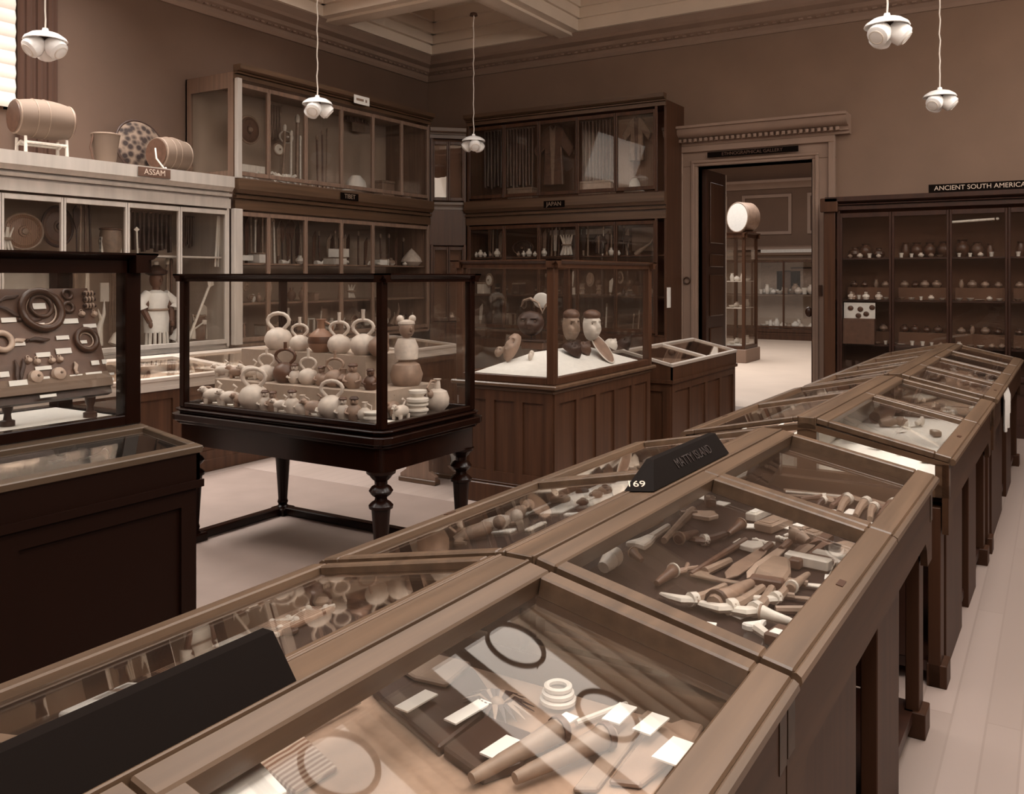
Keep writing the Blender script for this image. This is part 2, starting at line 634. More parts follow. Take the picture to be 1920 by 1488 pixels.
for nm, b in (('wall_left', (-11.2, -11, 10.8, 23.4, 0, 5.4)), ('wall_right', (0, .2, 10.8, 23.4, 0, 5.4)), ('wall_back', (-11, 0, 23.4, 23.6, 0, 5.4))):
    struct(M().box(*b).build(nm, 'wall_paint', flat=True))
struct(M().box(-11.2, .2, 10.8, 23.6, 5.4, 5.5).build('ceiling', 'ceiling_paint', flat=True))
m = M()
m.prism([(23.4, 3.9), (23.34, 3.9), (23.3, 3.98), (23.16, 4.05), (23.16, 4.12), (23.4, 4.12)], 'x', -11, 0)
m.prism([(23.4, 2.3), (23.3, 2.3), (23.3, 2.36), (23.4, 2.4)], 'x', -11, 0)
for x0, x1 in ((-9.2, -7.6), (-7.2, -5.9), (-5.5, -4.2)):
    for a, b, c, d in ((x0, x0 + .08, 2.7, 3.75), (x1 - .08, x1, 2.7, 3.75), (x0 + .0805, x1 - .0805, 2.7, 2.78), (x0 + .0805, x1 - .0805, 3.67, 3.75)):
        m.box(a, b, 23.36, 23.4, c, d)
struct(m.build('trim_4', 'stone_trim'))
struct(M().box(-6.65, -3, 23.2, 23.3, 2.05, 2.3).build('trim_5', 'cream', flat=True))

# ------------------------------------------------------------- show cases
def frame_bars(m, s0, s1, y0, y1, a, b, e, n0, n1):
    m.box(s0, s0 + a, y0, y1, n0, n1).box(s1 - b, s1, y0, y1, n0, n1)
    m.box(s0 + a, s1 - b, y0, y0 + e, n0, n1).box(s0 + a, s1 - b, y1 - e, y1, n0, n1)
    return m


def desk_case(label, x, y, rz, W, L, bays, bed, ze=.90, zr=1.01, end_glass=False, legs=True):
    t = thing('desk_case', (x, y, 0), rz)
    hw = W / 2
    m = M().box(-.037, .037, 0, L, zr - .05, zr)
    m.box(-.0375, -.030, 0, L, zr - .05, zr + .003).box(.030, .0375, 0, L, zr - .05, zr + .003)
    m.build('ridge_rail', 'wood_y', t, bevel=.002)
    S = math.hypot(hw - .04, zr - ze)
    for sg in (1, -1):
        T = slopeT(.04 * sg, zr, hw * sg, ze)
        for b0, b1 in zip(bays, bays[1:]):
            m = M()
            m.T = T
            frame_bars(m, 0, S, b0 + .004, b1 - .004, .05 if sg > 0 else .022, .062 if sg > 0 else .05, .042 if sg > 0 else .03, (-.026 if end_glass else -.045) if sg > 0 else -.022, 0)
            f = m.build('lid_frame', 'wood_y', t, bevel=.004)
            m = M()
            m.T = T
            m.box(.018 if sg < 0 else .046, S - .048, b0 + .028, b1 - .028, *((-.036, -.032) if sg > 0 and not end_glass else (-.018, -.014)))
            m.build('glass_pane', 'lid_glass', f, flat=True)
            m = M()
            m.T = T
            m.tube([(S + .004, b0 + .004, -.018), (S + .004, b1 - .004, -.018)], .014, 8)
            m.build('lid_nosing', 'wood_y', f)
            if b0 == bays[0]:
                m = M()
                m.T = T
                m.box(S - .035, S - .02, (b0 + b1) / 2 - .02, (b0 + b1) / 2 + .02, 0, .002)
                m.build('lock_plate', 'metal_dark', f)
    # end gables
    for yy0, yy1 in ((0, .045), (L - .045, L)):
        pts = [(-hw + .01, ze - .075), (-hw + .01, ze - .032), (0, zr - .032), (hw - .01, ze - .032), (hw - .01, ze - .075), (0, zr - .085)]
        m = M()
        for sg in (1, -1):
            k = .025 if end_glass else 0
            m.prism([(0, zr - .032 + k * .3), (sg * (hw - .01), ze - .032 + k * .3), (sg * (hw - .01), ze - .07 + k), (0, zr - .075 + k)], 'y', yy0, yy1)
        m.box(-hw + .01, hw - .01, yy0, yy1, .74, .79 if end_glass else .84)
        m.box(-.04, .04, yy0 + .003, yy1 - .003, .79, zr - .05)
        m.box(-hw + .01, -hw + .06, yy0, yy1, .74, ze - .03).box(hw - .06, hw - .01, yy0, yy1, .74, ze - .03)
        f = m.build('end_frame', 'wood_x', t)
        m = M()
        ym = (yy0 + yy1) / 2
        zb = .785 if end_glass else .835
        for sg in (1, -1):
            m.prism([(sg * .04, zb), (sg * (hw - .055), zb), (sg * (hw - .055), ze - .062 + k), (sg * .04, zr - .078 + k)], 'y', ym - .002, ym + .002)
        m.build('glass_pane', 'glass', f, flat=True)
    m = M().box(-hw + .03, hw - .03, .045, L - .045, .765, .78)
    if bed == 'bed_dark':
        m.prism([(.10, .7805), (-.255, .7805), (-.255, .858)], 'y', .046, L - .046)
    m.build('display_bed', bed, t, flat=True)
    m = M().box(-hw + .03, hw - .03, .02, L - .02, .735, .764)
    m.build('case_bottom', 'wood_y', t)
    # straight apron, with boards and open gaps under it
    bd = [(0, .1), (.092 * L, .39 * L), (.54 * L, .725 * L), (L - .095, L)]
    pts = [(0, ze - .03), (0, .60), (.1, .60), (.12, .66), (.15, .69), (L - .15, .69), (L - .12, .66), (L - .1, .60), (L, .60), (L, ze - .03)]
    for sg in (1, -1):
        m = M()
        m.prism(pts, 'x', sg * (hw - .035), sg * (hw - .012))
        m.build('apron', 'wood_apron', t, flat=True)
        for i, (p, q) in enumerate(bd):
            m = M().box(min(sg * (hw - .085), sg * (hw - .04)), max(sg * (hw - .085), sg * (hw - .04)), p, q, 0, .70)
            if q - p < .2:
                m.box(min(sg * (hw - .09), sg * (hw - .018)), max(sg * (hw - .09), sg * (hw - .018)), p - (0 if i == 0 else .015), q + (.015 if i == 0 else 0), 0, .09)
            m.build('leg' if q - p < .2 else 'side_board', 'wood_post', t, bevel=.003)
    m = M().box(-hw + .12, hw - .12, 0, .03, .1, .735).box(-hw + .12, hw - .12, L - .03, L, .1, .735)
    m.box(-.02, .02, .03, L - .42, .05, .735)
    m.build('base_panel', 'wood_dark', t, flat=True)
    m = M().box(-hw + .06, hw - .06, .02, L - .02, .05, .09)
    m.build('stretcher', 'wood_dark', t, flat=True)
    return t


case1 = desk_case('', -.98, -.30, -.004, 1.15, 1.885, [0, .95, 1.885], 'bed_mid')
reg(case1, 'double-sloped glazed desk case with dark garments and the big white card, before the black board', 'display case')
case2 = desk_case('', -.977, 1.611, -.016, 1.154, 1.85, [0, .99, 1.85], 'bed_dark')
reg(case2, 'double-sloped glazed desk case full of axes and knives, bearing the board numbered 169', 'display case')
case3 = desk_case('', -.90, 3.81, -.02, 1.10, 1.85, [0, .98, 1.85], 'bed_white', end_glass=True)
reg(case3, 'double-sloped glazed desk case with a white-lined bed, beyond the axe case', 'display case')
case4 = desk_case('', -.85, 5.80, -.015, 1.085, 2.9, [0, .72, 1.44, 2.16, 2.9], 'bed_mid', end_glass=True)
reg(case4, 'long four-light sloped desk case at the end of the row before the tall pottery case', 'display case')


def panel_face(m, X, y0, y1, z0, z1, n, d=.014, st=.07, axis='x'):
    """raised stiles and rails on a face at X (axis 'x') or Y (axis 'y')"""
    def b(a0, a1, c0, c1):
        if axis == 'x':
            m.box(min(X, X + d), max(X, X + d), a0, a1, c0, c1)
        else:
            m.box(a0, a1, min(X, X + d), max(X, X + d), c0, c1)
    b(y0, y1, z0, z0 + st)
    b(y0, y1, z1 - st, z1)
    for i in range(n + 1):
        c = y0 + (y1 - y0 - st) * i / n
        b(c, c + st, z0 + st, z1 - st)


def slope_desk(name, y0, y1, xe, ze, xr, zr, xe2, ze2, bars, wood, bed, np_, woody='wood_y', pl=.1, deep=.17, lidw=None, th=1.0):
    """closed cabinet whose sloped glass lid faces +X; xe2 closes the far side"""
    t = thing(name, ((xe + xe2) / 2, (y0 + y1) / 2, 0))
    ox, oy = (xe + xe2) / 2, (y0 + y1) / 2
    Y0, Y1, E, R, E2 = y0 - oy, y1 - oy, xe - ox, xr - ox, xe2 - ox
    hb = ze - deep
    m = M().box(E2 + .03, E - .03, Y0 + .03, Y1 - .03, pl, hb)
    panel_face(m, E - .03, Y0 + .03, Y1 - .03, pl, hb, np_)
    panel_face(m, Y0 + .03, E2 + .03, E - .03, pl, hb, 2, -.014, axis='y')
    panel_face(m, Y1 - .03, E2 + .03, E - .03, pl, hb, 2, .014, axis='y')
    m.build('cabinet', wood, t, flat=True)
    m = M().box(E2 + .01, E - .005, Y0 + .005, Y1 - .005, 0, pl)
    m.build('plinth', wood, t, bevel=.005)
    m = M().box(E2, E, Y0, Y1, hb, hb + .03)
    m.box(E - .025, E - .012, Y0 + .012, Y1 - .012, hb + .03, ze - .03)
    for ya in (Y0 + .012, Y1 - .03):
        m.prism([(E - .012, hb + .03), (E - .012, ze - .03), (R, zr - .03), (E2 + .012, ze2 - .03), (E2 + .012, hb + .03)], 'y', ya, ya + .018)
    m.box(E2 + .012, E2 + .025, Y0 + .012, Y1 - .012, hb + .03, ze2 - .03)
    m.build('display_box', wood if wood == 'black_paint' else woody, t, flat=True)
    m = M().box(E2 + .03, E - .03, Y0 + .035, Y1 - .035, hb + .031, hb + .05)
    m.build('display_bed', bed, t, flat=True)
    for (xa, za) in ((E, ze), (E2, ze2)):
        if abs(xa - R) < .1:
            continue
        S = math.hypot(xa - R, za - zr)
        for b0, b1 in zip(bars, bars[1:]):
            b0, b1 = b0 - oy, b1 - oy
            m = M()
            m.T = slopeT(R, zr, xa, za)
            frame_bars(m, 0, S, b0 + .003, b1 - .003, .05 * th, .05 * th, .035 * th, -.03, 0)
            f = m.build('lid_frame', lidw or woody, t, bevel=.004)
            m = M()
            m.T = slopeT(R, zr, xa, za)
            m.box(.045 * th, S - .045 * th, b0 + .034 * th, b1 - .034 * th, -.018, -.014)
            m.build('glass_pane', 'lid_glass', f, flat=True)
    return t


# black cabinet with sloped lids carrying the tall glass case at the far left
mat('wood_black_y', '574637', .3, 'noise', (24, 1.2, 24), .35)
deskL = slope_desk('desk_cabinet', -.6, 2.46, -3.02, .90, -3.42, .955, -4.42, .955 - .055 * 2.5, [-.6, .95, 2.46], 'black_paint', 'bed_dark', 4, 'wood_black_y')
reg(deskL, 'black panelled cabinet with a sloped glass lid under the ornament case', 'display case')
deskD = slope_desk('desk_cabinet', 7.15, 8.94, -2.80, .85, -3.28, .957, -3.76, .85, [7.15, 8.05, 8.94], 'wood_z', 'bed_mid', 4, 'wood_z', lidw='wood_pale_y', th=.6)
reg(deskD, 'brown panelled cabinet with sloped glass lid standing before the open doorway', 'display case')
ledge = slope_desk('desk_cabinet', 2.6, 8.44, -5.92, .815, -6.88, .885, -7.0, .885, [2.6, 4.0, 5.25, 6.4, 7.45, 8.44], 'wood_z', 'bed_mid', 9, 'wood_pale_y', deep=.10)
reg(ledge, 'long low sloped desk cabinet running along the window wall cases', 'display case')


def glass_case(name, x0, x1, y0, y1, z0, z1, wood, post=.06, brh=.05, trh=.05, mould=.03, roof=True):
    ox, oy = (x0 + x1) / 2, (y0 + y1) / 2
    t = thing(name, (ox, oy, z0))
    a, b, h = (x1 - x0) / 2, (y1 - y0) / 2, z1 - z0
    for sx in (-1, 1):
        for sy in (-1, 1):
            m = M().box(*sorted((sx * a, sx * (a - post))), *sorted((sy * b, sy * (b - post))), 0, h - .02)
            m.build('corner_post', wood, t, bevel=.005)
    m = M()
    p = post * .8
    for z in ((0, brh),):
        m.box(-a + post, a - post, -b, -b + p, *z).box(-a + post, a - post, b - p, b, *z).box(-a, -a + p, -b + post, b - post, *z).box(a - p, a, -b + post, b - post, *z)
    m.build('bottom_rail', wood, t, bevel=.004)
    m = M()
    q = mould
    prof = [(0, h - trh), (0, h - .03), (q * .4, h - .025), (q, h - .008), (q, h), (-p, h), (-p, h - trh)]
    for sg in (1, -1):
        m.prism([(sg * (b + u), z) for u, z in prof], 'x', -a - q, a + q)
        m.prism([(sg * (a + u), z) for u, z in prof], 'y', -b - q, b + q)
    m.build('top_moulding', wood, t)
    for i in range(4):
        m = M()
        zz = (brh - .008, h - trh + .008)
        if i == 0:
            m.box(-a + post - .008, a - post + .008, -b + .02, -b + .025, *zz)
        if i == 1:
            m.box(-a + post - .008, a - post + .008, b - .025, b - .02, *zz)
        if i == 2:
            m.box(-a + .02, -a + .025, -b + post - .008, b - post + .008, *zz)
        if i == 3:
            m.box(a - .025, a - .02, -b + post - .008, b - post + .008, *zz)
        m.build('glass_pane', 'glass', t, flat=True)
    if roof:
        M().box(-a + p - .01, a - p + .01, -b + p - .01, b - p + .01, h - .02, h - .015).build('roof_pane', 'glass', t, flat=True)
    return t


vitL = glass_case('glass_case', -4.0, -3.42, -.55, 2.45, .957, 1.70, 'ebony', .075, .045, .085, .05)
reg(vitL, 'tall black glass case on the black cabinet holding the ornament board', 'display case')
m = M().box(-.225, .225, -1.42, 1.42, .022, .040)
m.build('case_floor', 'bed_white', vitL, flat=True)

# ebonised table with the pottery case
TX0, TX1, TY0, TY1 = -4.50, -2.92, 3.48, 4.32
tb = thing('display_table', ((TX0 + TX1) / 2, (TY0 + TY1) / 2, 0))
reg(tb, 'ebonised table on turned legs carrying the glass case of pale pottery', 'table')
a, b = (TX1 - TX0) / 2, (TY1 - TY0) / 2


def rrect(a, b, c):
    return [(-a + c, -b), (a - c, -b), (a - c * .3, -b + c * .3), (a, -b + c), (a, b - c), (a - c * .3, b - c * .3), (a - c, b), (-a + c, b), (-a + c * .3, b - c * .3), (-a, b - c), (-a, -b + c), (-a + c * .3, -b + c * .3)]


m = M()
for e, z0, z1 in ((.035, .80, .815), (.02, .785, .80), (.05, .745, .785), (.03, .725, .745)):
    m.prism(rrect(a + e, b + e, .07), 'z', z0, z1)
m.build('table_top', 'ebony', tb, bevel=.005)
m = M().prism(rrect(a + .005, b + .005, .05), 'z', .60, .726)
m.build('apron', 'ebony', tb)
lp = [(.0, 0), (.045, 0), (.05, .03), (.042, .05), (.04, .06), (.028, .07), (.036, .09), (.030, .11), (.046, .36), (.05, .40), (.062, .405), (.064, .42), (.05, .435), (.034, .445), (.03, .46), (.05, .475), (.063, .495), (.05, .515), (.033, .525), (.034, .545), (.05, .56), (.06, .575), (.075, .585), (.078, .6), (0, .6)]
for sx in (-1, 1):
    for sy in (-1, 1):
        m = M().lathe(lp, 24, (sx * (a - .06), sy * (b - .06), 0))
        m.build('leg', 'ebony', tb)
        M().box(sx * (a - .06) - .06, sx * (a - .06) + .06, sy * (b - .06) - .06, sy * (b - .06) + .06, .0, .055).build('foot_block', 'ebony', tb, bevel=.008)
for sx in (-1, 1):
    m = M().box(sx * (a - .06) - .03, sx * (a - .06) + .03, -b + .1, b - .1, .012, .06)
    m.build('stretcher', 'ebony', tb, bevel=.006)
M().box(-a + .1, a - .1, b - .09, b - .03, .012, .06).build('stretcher', 'ebony', tb, bevel=.006)
potc = glass_case('glass_case', TX0, TX1, TY0, TY1, .816, 1.615, 'ebony', .045, .03, .045, .025)
reg(potc, 'black-framed glass case on the turned-leg table, full of pale pots', 'display case')

# masks case on a panelled cabinet
CX0, CX1, CY0, CY1 = -3.71, -2.90, 5.24, 6.93
cb = thing('cabinet', ((CX0 + CX1) / 2, (CY0 + CY1) / 2, 0))
reg(cb, 'brown panelled cabinet carrying the glass case of masks', 'cabinet')
a, b = (CX1 - CX0) / 2, (CY1 - CY0) / 2
m = M().box(-a + .02, a - .02, -b + .02, b - .02, .16, .80)
panel_face(m, a - .02, -b + .02, b - .02, .16, .80, 5)
panel_face(m, -b + .02, -a + .02, a - .02, .16, .80, 3, -.014, axis='y')
m.build('carcass', 'wood_z', cb, flat=True)
M().box(-a - .005, a + .005, -b - .005, b + .005, 0, .14).box(-a + .005, a - .005, -b + .005, b - .005, .14, .16).build('plinth', 'wood_z', cb, bevel=.006)
m = M().box(-a - .0, a + .0, -b - .0, b + .0, .80, .83).box(-a - .03, a + .03, -b - .03, b + .03, .83, .86)
m.build('top_ledge', 'wood_x', cb, bevel=.008)
maskc = glass_case('glass_case', CX0, CX1, CY0, CY1, .861, 1.715, 'wood_z', .06, .05, .055, .03)
reg(maskc, 'brown-framed glass case with carved masks on white cloth', 'display case')


# tall wall cases ----------------------------------------------------------
def wall_case(name, loc, rz, L, dep, tiers, cornices, fr, base=None, backing='backing', shelves=(), side=('wood', 'wood'), top=None, cut=.045):
    """front at local y=0, depth along +y. tiers: (z0,z1,[x cuts])"""
    t = thing(name, loc, rz)
    zt = top or tiers[-1][1] + .1
    z00 = tiers[0][0] - .05
    m = M().box(0, L, dep - .02, dep, z00, zt)
    m.build('back_panel', backing, t, flat=True)
    m = M().box(.0305, L - .0305, .0, dep - .0205, zt - .03, zt).box(.0305, L - .0305, 0, dep - .0205, z00, z00 + .03)
    for i, (za, zb, c) in enumerate(tiers[1:]):
        m.box(.0305, L - .0305, .0, dep - .02, tiers[i][1] + .02, za - .02)
    for k, x0 in ((0, 0), (1, L - .03)):
        if side[k] == 'wood':
            m.box(x0, x0 + .03, 0, dep - .0205, z00, zt)
        else:
            m.box(x0, x0 + .03, 0, dep, z00, tiers[0][1] + .05)
            z0, z1 = tiers[-1][0] - .05, zt
            m.box(x0, x0 + .03, 0, .08, z0, z1).box(x0, x0 + .03, dep - .08, dep, z0, z1).box(x0, x0 + .03, .08, dep - .08, z1 - .16, z1).box(x0, x0 + .03, .08, dep - .08, z0, z0 + .1)
    m.build('carcass', fr, t, flat=True)
    for k, x0 in ((0, 0), (1, L - .03)):
        if side[k] == 'glass':
            M().box(x0 + .012, x0 + .016, .078, dep - .078, tiers[-1][0] + .04, zt - .15).build('side_pane', 'glass', t, flat=True)
    if base:
        m = M().box(0, L, .0, dep, .12, z00)
        panel_face(m, 0, 0, L, .12, z00, max(2, int(L / .5)), -.014, axis='y')
        m.box(0, L, -.03, dep, 0, .12)
        m.build('base_cabinet', fr, t, flat=True)
    for z0, z1, pr in cornices:
        m = M()
        H = z1 - z0
        pts = [(0, z0), (-pr * .35, z0), (-pr * .35, z0 + H * .30), (-pr * .05, z0 + H * .31), (-pr * .05, z0 + H * .36), (-pr * .55, z0 + H * .37), (-pr * .6, z0 + H * .46), (-pr * .1, z0 + H * .47), (-pr * .1, z0 + H * .52), (-pr * .62, z0 + H * .53), (-pr * .85, z0 + H * .62), (-pr, z0 + H * .66), (-pr, z1), (0, z1)]
        m.prism(pts, 'x', 0, L)
        m.build('cornice', 'wood_x' if fr in ('wood_z', 'wood_mid') else fr, t)
    for z0, z1, cs in tiers:
        w = cut
        M().box(cs[0] - .03, cs[0] + w * .05, -.022, .0, z0 - .03, z1 + .03).build('stile', fr, t, bevel=.003)
        M().box(cs[-1] - w * .05, cs[-1] + .03, -.022, .0, z0 - .03, z1 + .03).build('stile', fr, t, bevel=.003)
        for c0, c1 in zip(cs, cs[1:]):
            m = M()
            w2 = w / 2
            m.box(c0 + w2 * .1, c0 + w2, -.022, .012, z0, z1).box(c1 - w2, c1 - w2 * .1, -.022, .012, z0, z1)
            m.box(c0 + w2, c1 - w2, -.022, .012, z0, z0 + w).box(c0 + w2, c1 - w2, -.022, .012, z1 - w, z1)
            f = m.build('case_door', fr, t, bevel=.003)
            M().box(c0 + w2 - .006, c1 - w2 + .006, -.006, -.002, z0 + w - .006, z1 - w + .006).build('glass_pane', 'glass', f, flat=True)
    for (z, x0, x1, d) in shelves:
        M().box(x0, x1, .05, d, z - .018, z).build('shelf', fr, t, flat=True)
    return t


ya = [2.62, 3.25, 3.876, 4.397, 5.004, 5.571, 6.13]
Y0 = 2.6
caseA = wall_case('museum_case', (-7.2, Y0, 0), PI / 2, 6.168 - Y0, .74, [(.92, 2.27, [v - Y0 for v in ya])], [(2.29, 2.61, .09)], 'wood_pale', base=False,
                  shelves=[(1.80, .04, 3.52, .5)], top=2.60)
reg(caseA, 'pale wood wall case carrying the drums and baskets on its top', 'display case')
Y0 = 6.225
yb = [6.27, 6.692, 7.243, 7.825, 8.387, 8.949, 9.50]
yl = [6.27, 6.692, 7.243, 7.825, 8.387, 9.50]
caseB = wall_case('museum_case', (-7.2, Y0, 0), PI / 2, 9.54 - Y0, .74, [(.92, 2.27, [v - Y0 for v in yl]), (2.64, 3.60, [v - Y0 for v in yb])], [(2.29, 2.60, .09), (3.63, 3.77, .11)], 'wood_mid', base=False,
                  backing='backing', shelves=[(1.74, .04, 3.28, .5), (1.32, .04, 3.28, .6)], side=('glass', 'wood'), top=3.70)
reg(caseB, 'tall two-storey wall case beside the drums, spears and bows behind its glass', 'display case')
M().box(-.05, .055, -.085, -.024, .9, 2.29).build('pilaster', 'wood_pale', caseB, bevel=.004)
M().box(-.004, .055, -.075, -.024, 2.605, 3.63).build('pilaster', 'wood_pale', caseB, bevel=.004)
caseK = wall_case('museum_case', (-7.195, 9.555, 0), PI / 4, .49, .11, [(1.0, 2.0, [.04, .25, .46]), (2.62, 3.42, [.04, .25, .46])], [(2.5, 2.6, .03), (3.46, 3.6, .05)], 'wood_z', base=True, backing='backing_dark', top=3.6)
reg(caseK, 'narrow splayed corner case joining the two tall wall cases', 'display case')
X0 = -6.83
xc = [-6.79, -6.232, -5.703, -5.147, -4.618, -4.10]
caseC = wall_case('museum_case', (X0, 9.91, 0), 0, 2.87, .58, [(.92, 2.27, [v - X0 for v in xc]), (2.64, 3.60, [v - X0 for v in xc])], [(2.29, 2.60, .08), (3.63, 3.77, .1)], 'wood_z', base=True,
                  backing='backing_dark', shelves=[(1.86, .04, 2.83, .45), (1.36, .04, 2.83, .5)], top=3.70)
reg(caseC, 'tall dark two-storey wall case with hung garments, beside the doorway', 'display case')
X0 = -2.17
xs = [-2.03, -1.505, -.956, -.43, .10, .63, 1.16]
caseS = wall_case('museum_case', (X0, 10.1, 0), 0, 3.62, .38, [(.55, 2.285, [v - X0 for v in xs])], [(2.32, 2.46, .09)], 'wood_dark', base=True,
                  backing='backing_dark', shelves=[(1.80, .04, 3.58, .36), (1.35, .04, 3.58, .36), (.87, .04, 3.58, .36)], top=2.45, cut=.05)
reg(caseS, 'wide dark wall case of pots beside the doorway under the gallery sign', 'display case')
m = M().box(-.02, .10, -.06, -.024, .1, 2.30).box(-.05, .13, -.09, -.024, 2.30, 2.45).box(-.04, .12, -.075, -.024, 0, .12)
m.build('pilaster', 'wood_z', caseS, bevel=.006)

# ----------------------------------------------------------- laid-out tools
def put(name, p0, p1):
    d = p1 - p0
    return thing(name, p0, math.atan2(d.y, d.x)), Vector((d.x, d.y)).length


def tool(kind, p0, p1, mt, mt2='steel', w=1.0):
    """a tool lying from p0 (butt) to p1 (head); returns its root"""
    names = {'axe': 'axe', 'adze': 'adze', 'club': 'club', 'stick': 'staff', 'blade': 'knife', 'sickle': 'sickle', 'pouch': 'pouch', 'tag': 'label_card', 'block': 'wooden_block', 'spear': 'spear', 'paddle': 'paddle_club', 'figure': 'carved_figure', 'pincer': 'pincers', 'ring': 'ring'}
    t, L = put(names[kind], p0, p1)
    m = M()
    if kind == 'axe':
        m.tube([(0, 0, .014), (L * .5, 0, .016), (L * .97, 0, .016)], [.009 * w, .011 * w, .014 * w], 8)
        m.build('haft', mt, t)
        m = M().prism([(L * .80, -.016), (L * .78, -.065 * w), (L * .9, -.085 * w), (L * 1.0, -.06 * w), (L * .96, -.012), (L * .98, .02), (L * .84, .02)], 'z', .006, .02)
        m.build('axe_head', mt2, t, bevel=.002)
    elif kind == 'adze':
        m.tube([(0, 0, .016), (L * .55, .004, .02), (L * .9, 0, .022)], [.012 * w, .015 * w, .019 * w], 8)
        m.build('haft', mt, t)
        m = M().tube([(L * .86, .006, .022), (L * .98, -.02, .022), (L * .94, -.07 * w, .018), (L * .84, -.12 * w, .012)], [.02 * w, .021 * w, .016 * w, .007], 8, .6)
        m.build('adze_blade', mt2, t)
        m = M().tube([(L * .82, 0, .022), (L * .93, -.006, .024)], .0215 * w, 10)
        m.build('lashing', 'bone', t)
    elif kind == 'club':
        m.tube([(0, 0, .018), (L * .15, 0, .02), (L * .6, 0, .024), (L * .9, 0, .028), (L, 0, .026)], [.012 * w, .015 * w, .02 * w, .026 * w, .02 * w], 10)
        m.build('shaft', mt, t)
        m = M().tube([(L * .9, 0, .028), (L * .96, 0, .028)], .03 * w, 12)
        m.build('collar', mt2, t)
    elif kind in ('stick', 'spear'):
        m.tube([(0, 0, .01), (L, 0, .01)], [.007 * w, .006 * w], 8)
        m.build('shaft', mt, t)
        if kind == 'spear':
            m = M().prism([(L * .93, -.004), (L * .95, -.014), (L * 1.03, 0), (L * .95, .014), (L * .93, .004)], 'z', .006, .013)
            m.build('spear_head', mt2, t)
    elif kind == 'blade':
        m.prism([(0, -.008), (L * .12, -.022 * w), (L * .6, -.034 * w), (L * .86, -.026 * w), (L, 0), (L * .86, .022 * w), (L * .5, .026 * w), (L * .12, .018 * w), (0, .008)], 'z', .006, .013)
        m.build('blade', mt, t, bevel=.002)
        m = M().tube([(-.05, 0, .012), (L * .1, 0, .012)], [.011, .009], 8)
        m.build('handle', mt2, t)
    elif kind == 'sickle':
        m.tube([(0, 0, .012), (L * .75, 0, .014)], [.01 * w, .012 * w], 8)
        m.build('haft', mt, t)
        m = M().prism([(L * .7, -.012), (L * 1.0, -.02), (L * .95, .06 * w), (L * .8, .16 * w), (L * .74, .15 * w), (L * .84, .05 * w), (L * .8, .015), (L * .7, .012)], 'z', .008, .016)
        m.build('blade', mt2, t, bevel=.002)
    elif kind == 'pouch':
        q = .055 * w
        m.prism([(0, -q * .9), (L * .5, -q), (L * .95, -q * .6), (L, -q * .4), (L, q * .4), (L * .95, q * .6), (L * .5, q), (0, q * .9)], 'z', .004, .03)
        m.build('body', mt, t, bevel=.009)
        m = M().prism([(-.008, -q * .92), (.03, -q * .95), (.03, q * .95), (-.008, q * .92)], 'z', .003, .034)
        m.build('hem', mt2, t, bevel=.004)
    elif kind == 'tag':
        m.box(0, L, -.016 * w, .016 * w, .004, .007)
        t2 = m.build('label_card', 'paper', None, p0, t.rotation_euler.z, flat=True)
        D.objects.remove(t)
        return t2
    elif kind == 'block':
        m.box(0, L, -.026 * w, .026 * w, .002, .03)
        m.build('body', mt, t, bevel=.004)
        M().box(L * .1, L * .5, -.016 * w, .016 * w, .0301, .032).build('slip', mt2, t, flat=True)
    elif kind == 'paddle':
        m.tube([(0, 0, .014), (L * .6, 0, .016)], [.013 * w, .016 * w], 8)
        m.build('haft', mt, t)
        m = M().prism([(L * .58, -.014), (L * .78, -.03 * w), (L, -.055 * w), (L * .96, -.01), (L * 1.02, .03 * w), (L * .8, .03 * w), (L * .58, .014)], 'z', .006, .024)
        m.build('forked_head', mt2, t, bevel=.004)
    elif kind == 'figure':
        m.tube([(0, 0, .02), (L * .4, 0, .03), (L * .62, 0, .025)], [.02 * w, .03 * w, .014 * w], 10)
        m.ell((L * .75, 0, .03), (.03 * w, .024 * w, .026), 12, 8)
        m.build('body', mt, t)
        m = M().tube([(L * .85, 0, .03), (L * 1.02, .01, .03), (L * 1.05, .04 * w, .03)], [.012 * w, .009 * w, .006 * w], 8)
        m.build('beak', mt2, t)
    elif kind == 'pincer':
        m.tube([(0, 0, .01), (L * .5, .012, .012), (L, -.004, .012)], .006, 8)
        m.build('arm', mt, t)
        m = M().tube([(0, .012, .01), (L * .5, 0, .012), (L, .03, .012)], .006, 8)
        m.build('arm', mt, t)
    return t


KD = {'axe': 'hafted axe', 'adze': 'bound adze', 'club': 'wooden club', 'stick': 'thin staff', 'blade': 'leaf-shaped blade', 'sickle': 'hooked sickle', 'pouch': 'hide pouch', 'tag': 'white label', 'block': 'wooden block', 'spear': 'slender spear', 'paddle': 'forked paddle', 'figure': 'beaked figure', 'pincer': 'iron pincers'}
TONE = {'bone': 'pale ', 'clay_pale': 'pale ', 'tan': 'tan ', 'brown': 'brown ', 'dark': 'dark ', 'steel': 'bright ', 'cream': 'cream ', 'stone_grey': 'grey ', 'clay_mid': 'mid-brown ', 'paper': '', 'white_cloth': 'white ', 'metal_dark': 'dark '}


def laid(items, zf, where, grp, count='from the near end'):
    for it in items:
        kind, (x0, y0), (x1, y1), mt = it[0], it[1], it[2], it[3]
        mt2 = it[4] if len(it) > 4 else 'steel'
        w = (it[5] if len(it) > 5 else 1.0) * (1 if kind == 'tag' else .82)
        t = tool(kind, zf(x0, y0), zf(x1, y1), mt, mt2, w)
        tone = '' if kind == 'tag' else TONE.get(mt, '')
        reg(t, '{n} %s%s %s[, %s]' % (tone, KD[kind], where, count), 'label' if kind == 'tag' else KD[kind].split()[-1], grp, t.location.y)


def z4(x, y):
    return (1000 + x / 4.571, 860 + y / 4.571)


def z5(x, y):
    return (1240 + x / 4.376, 920 + y / 4.376)


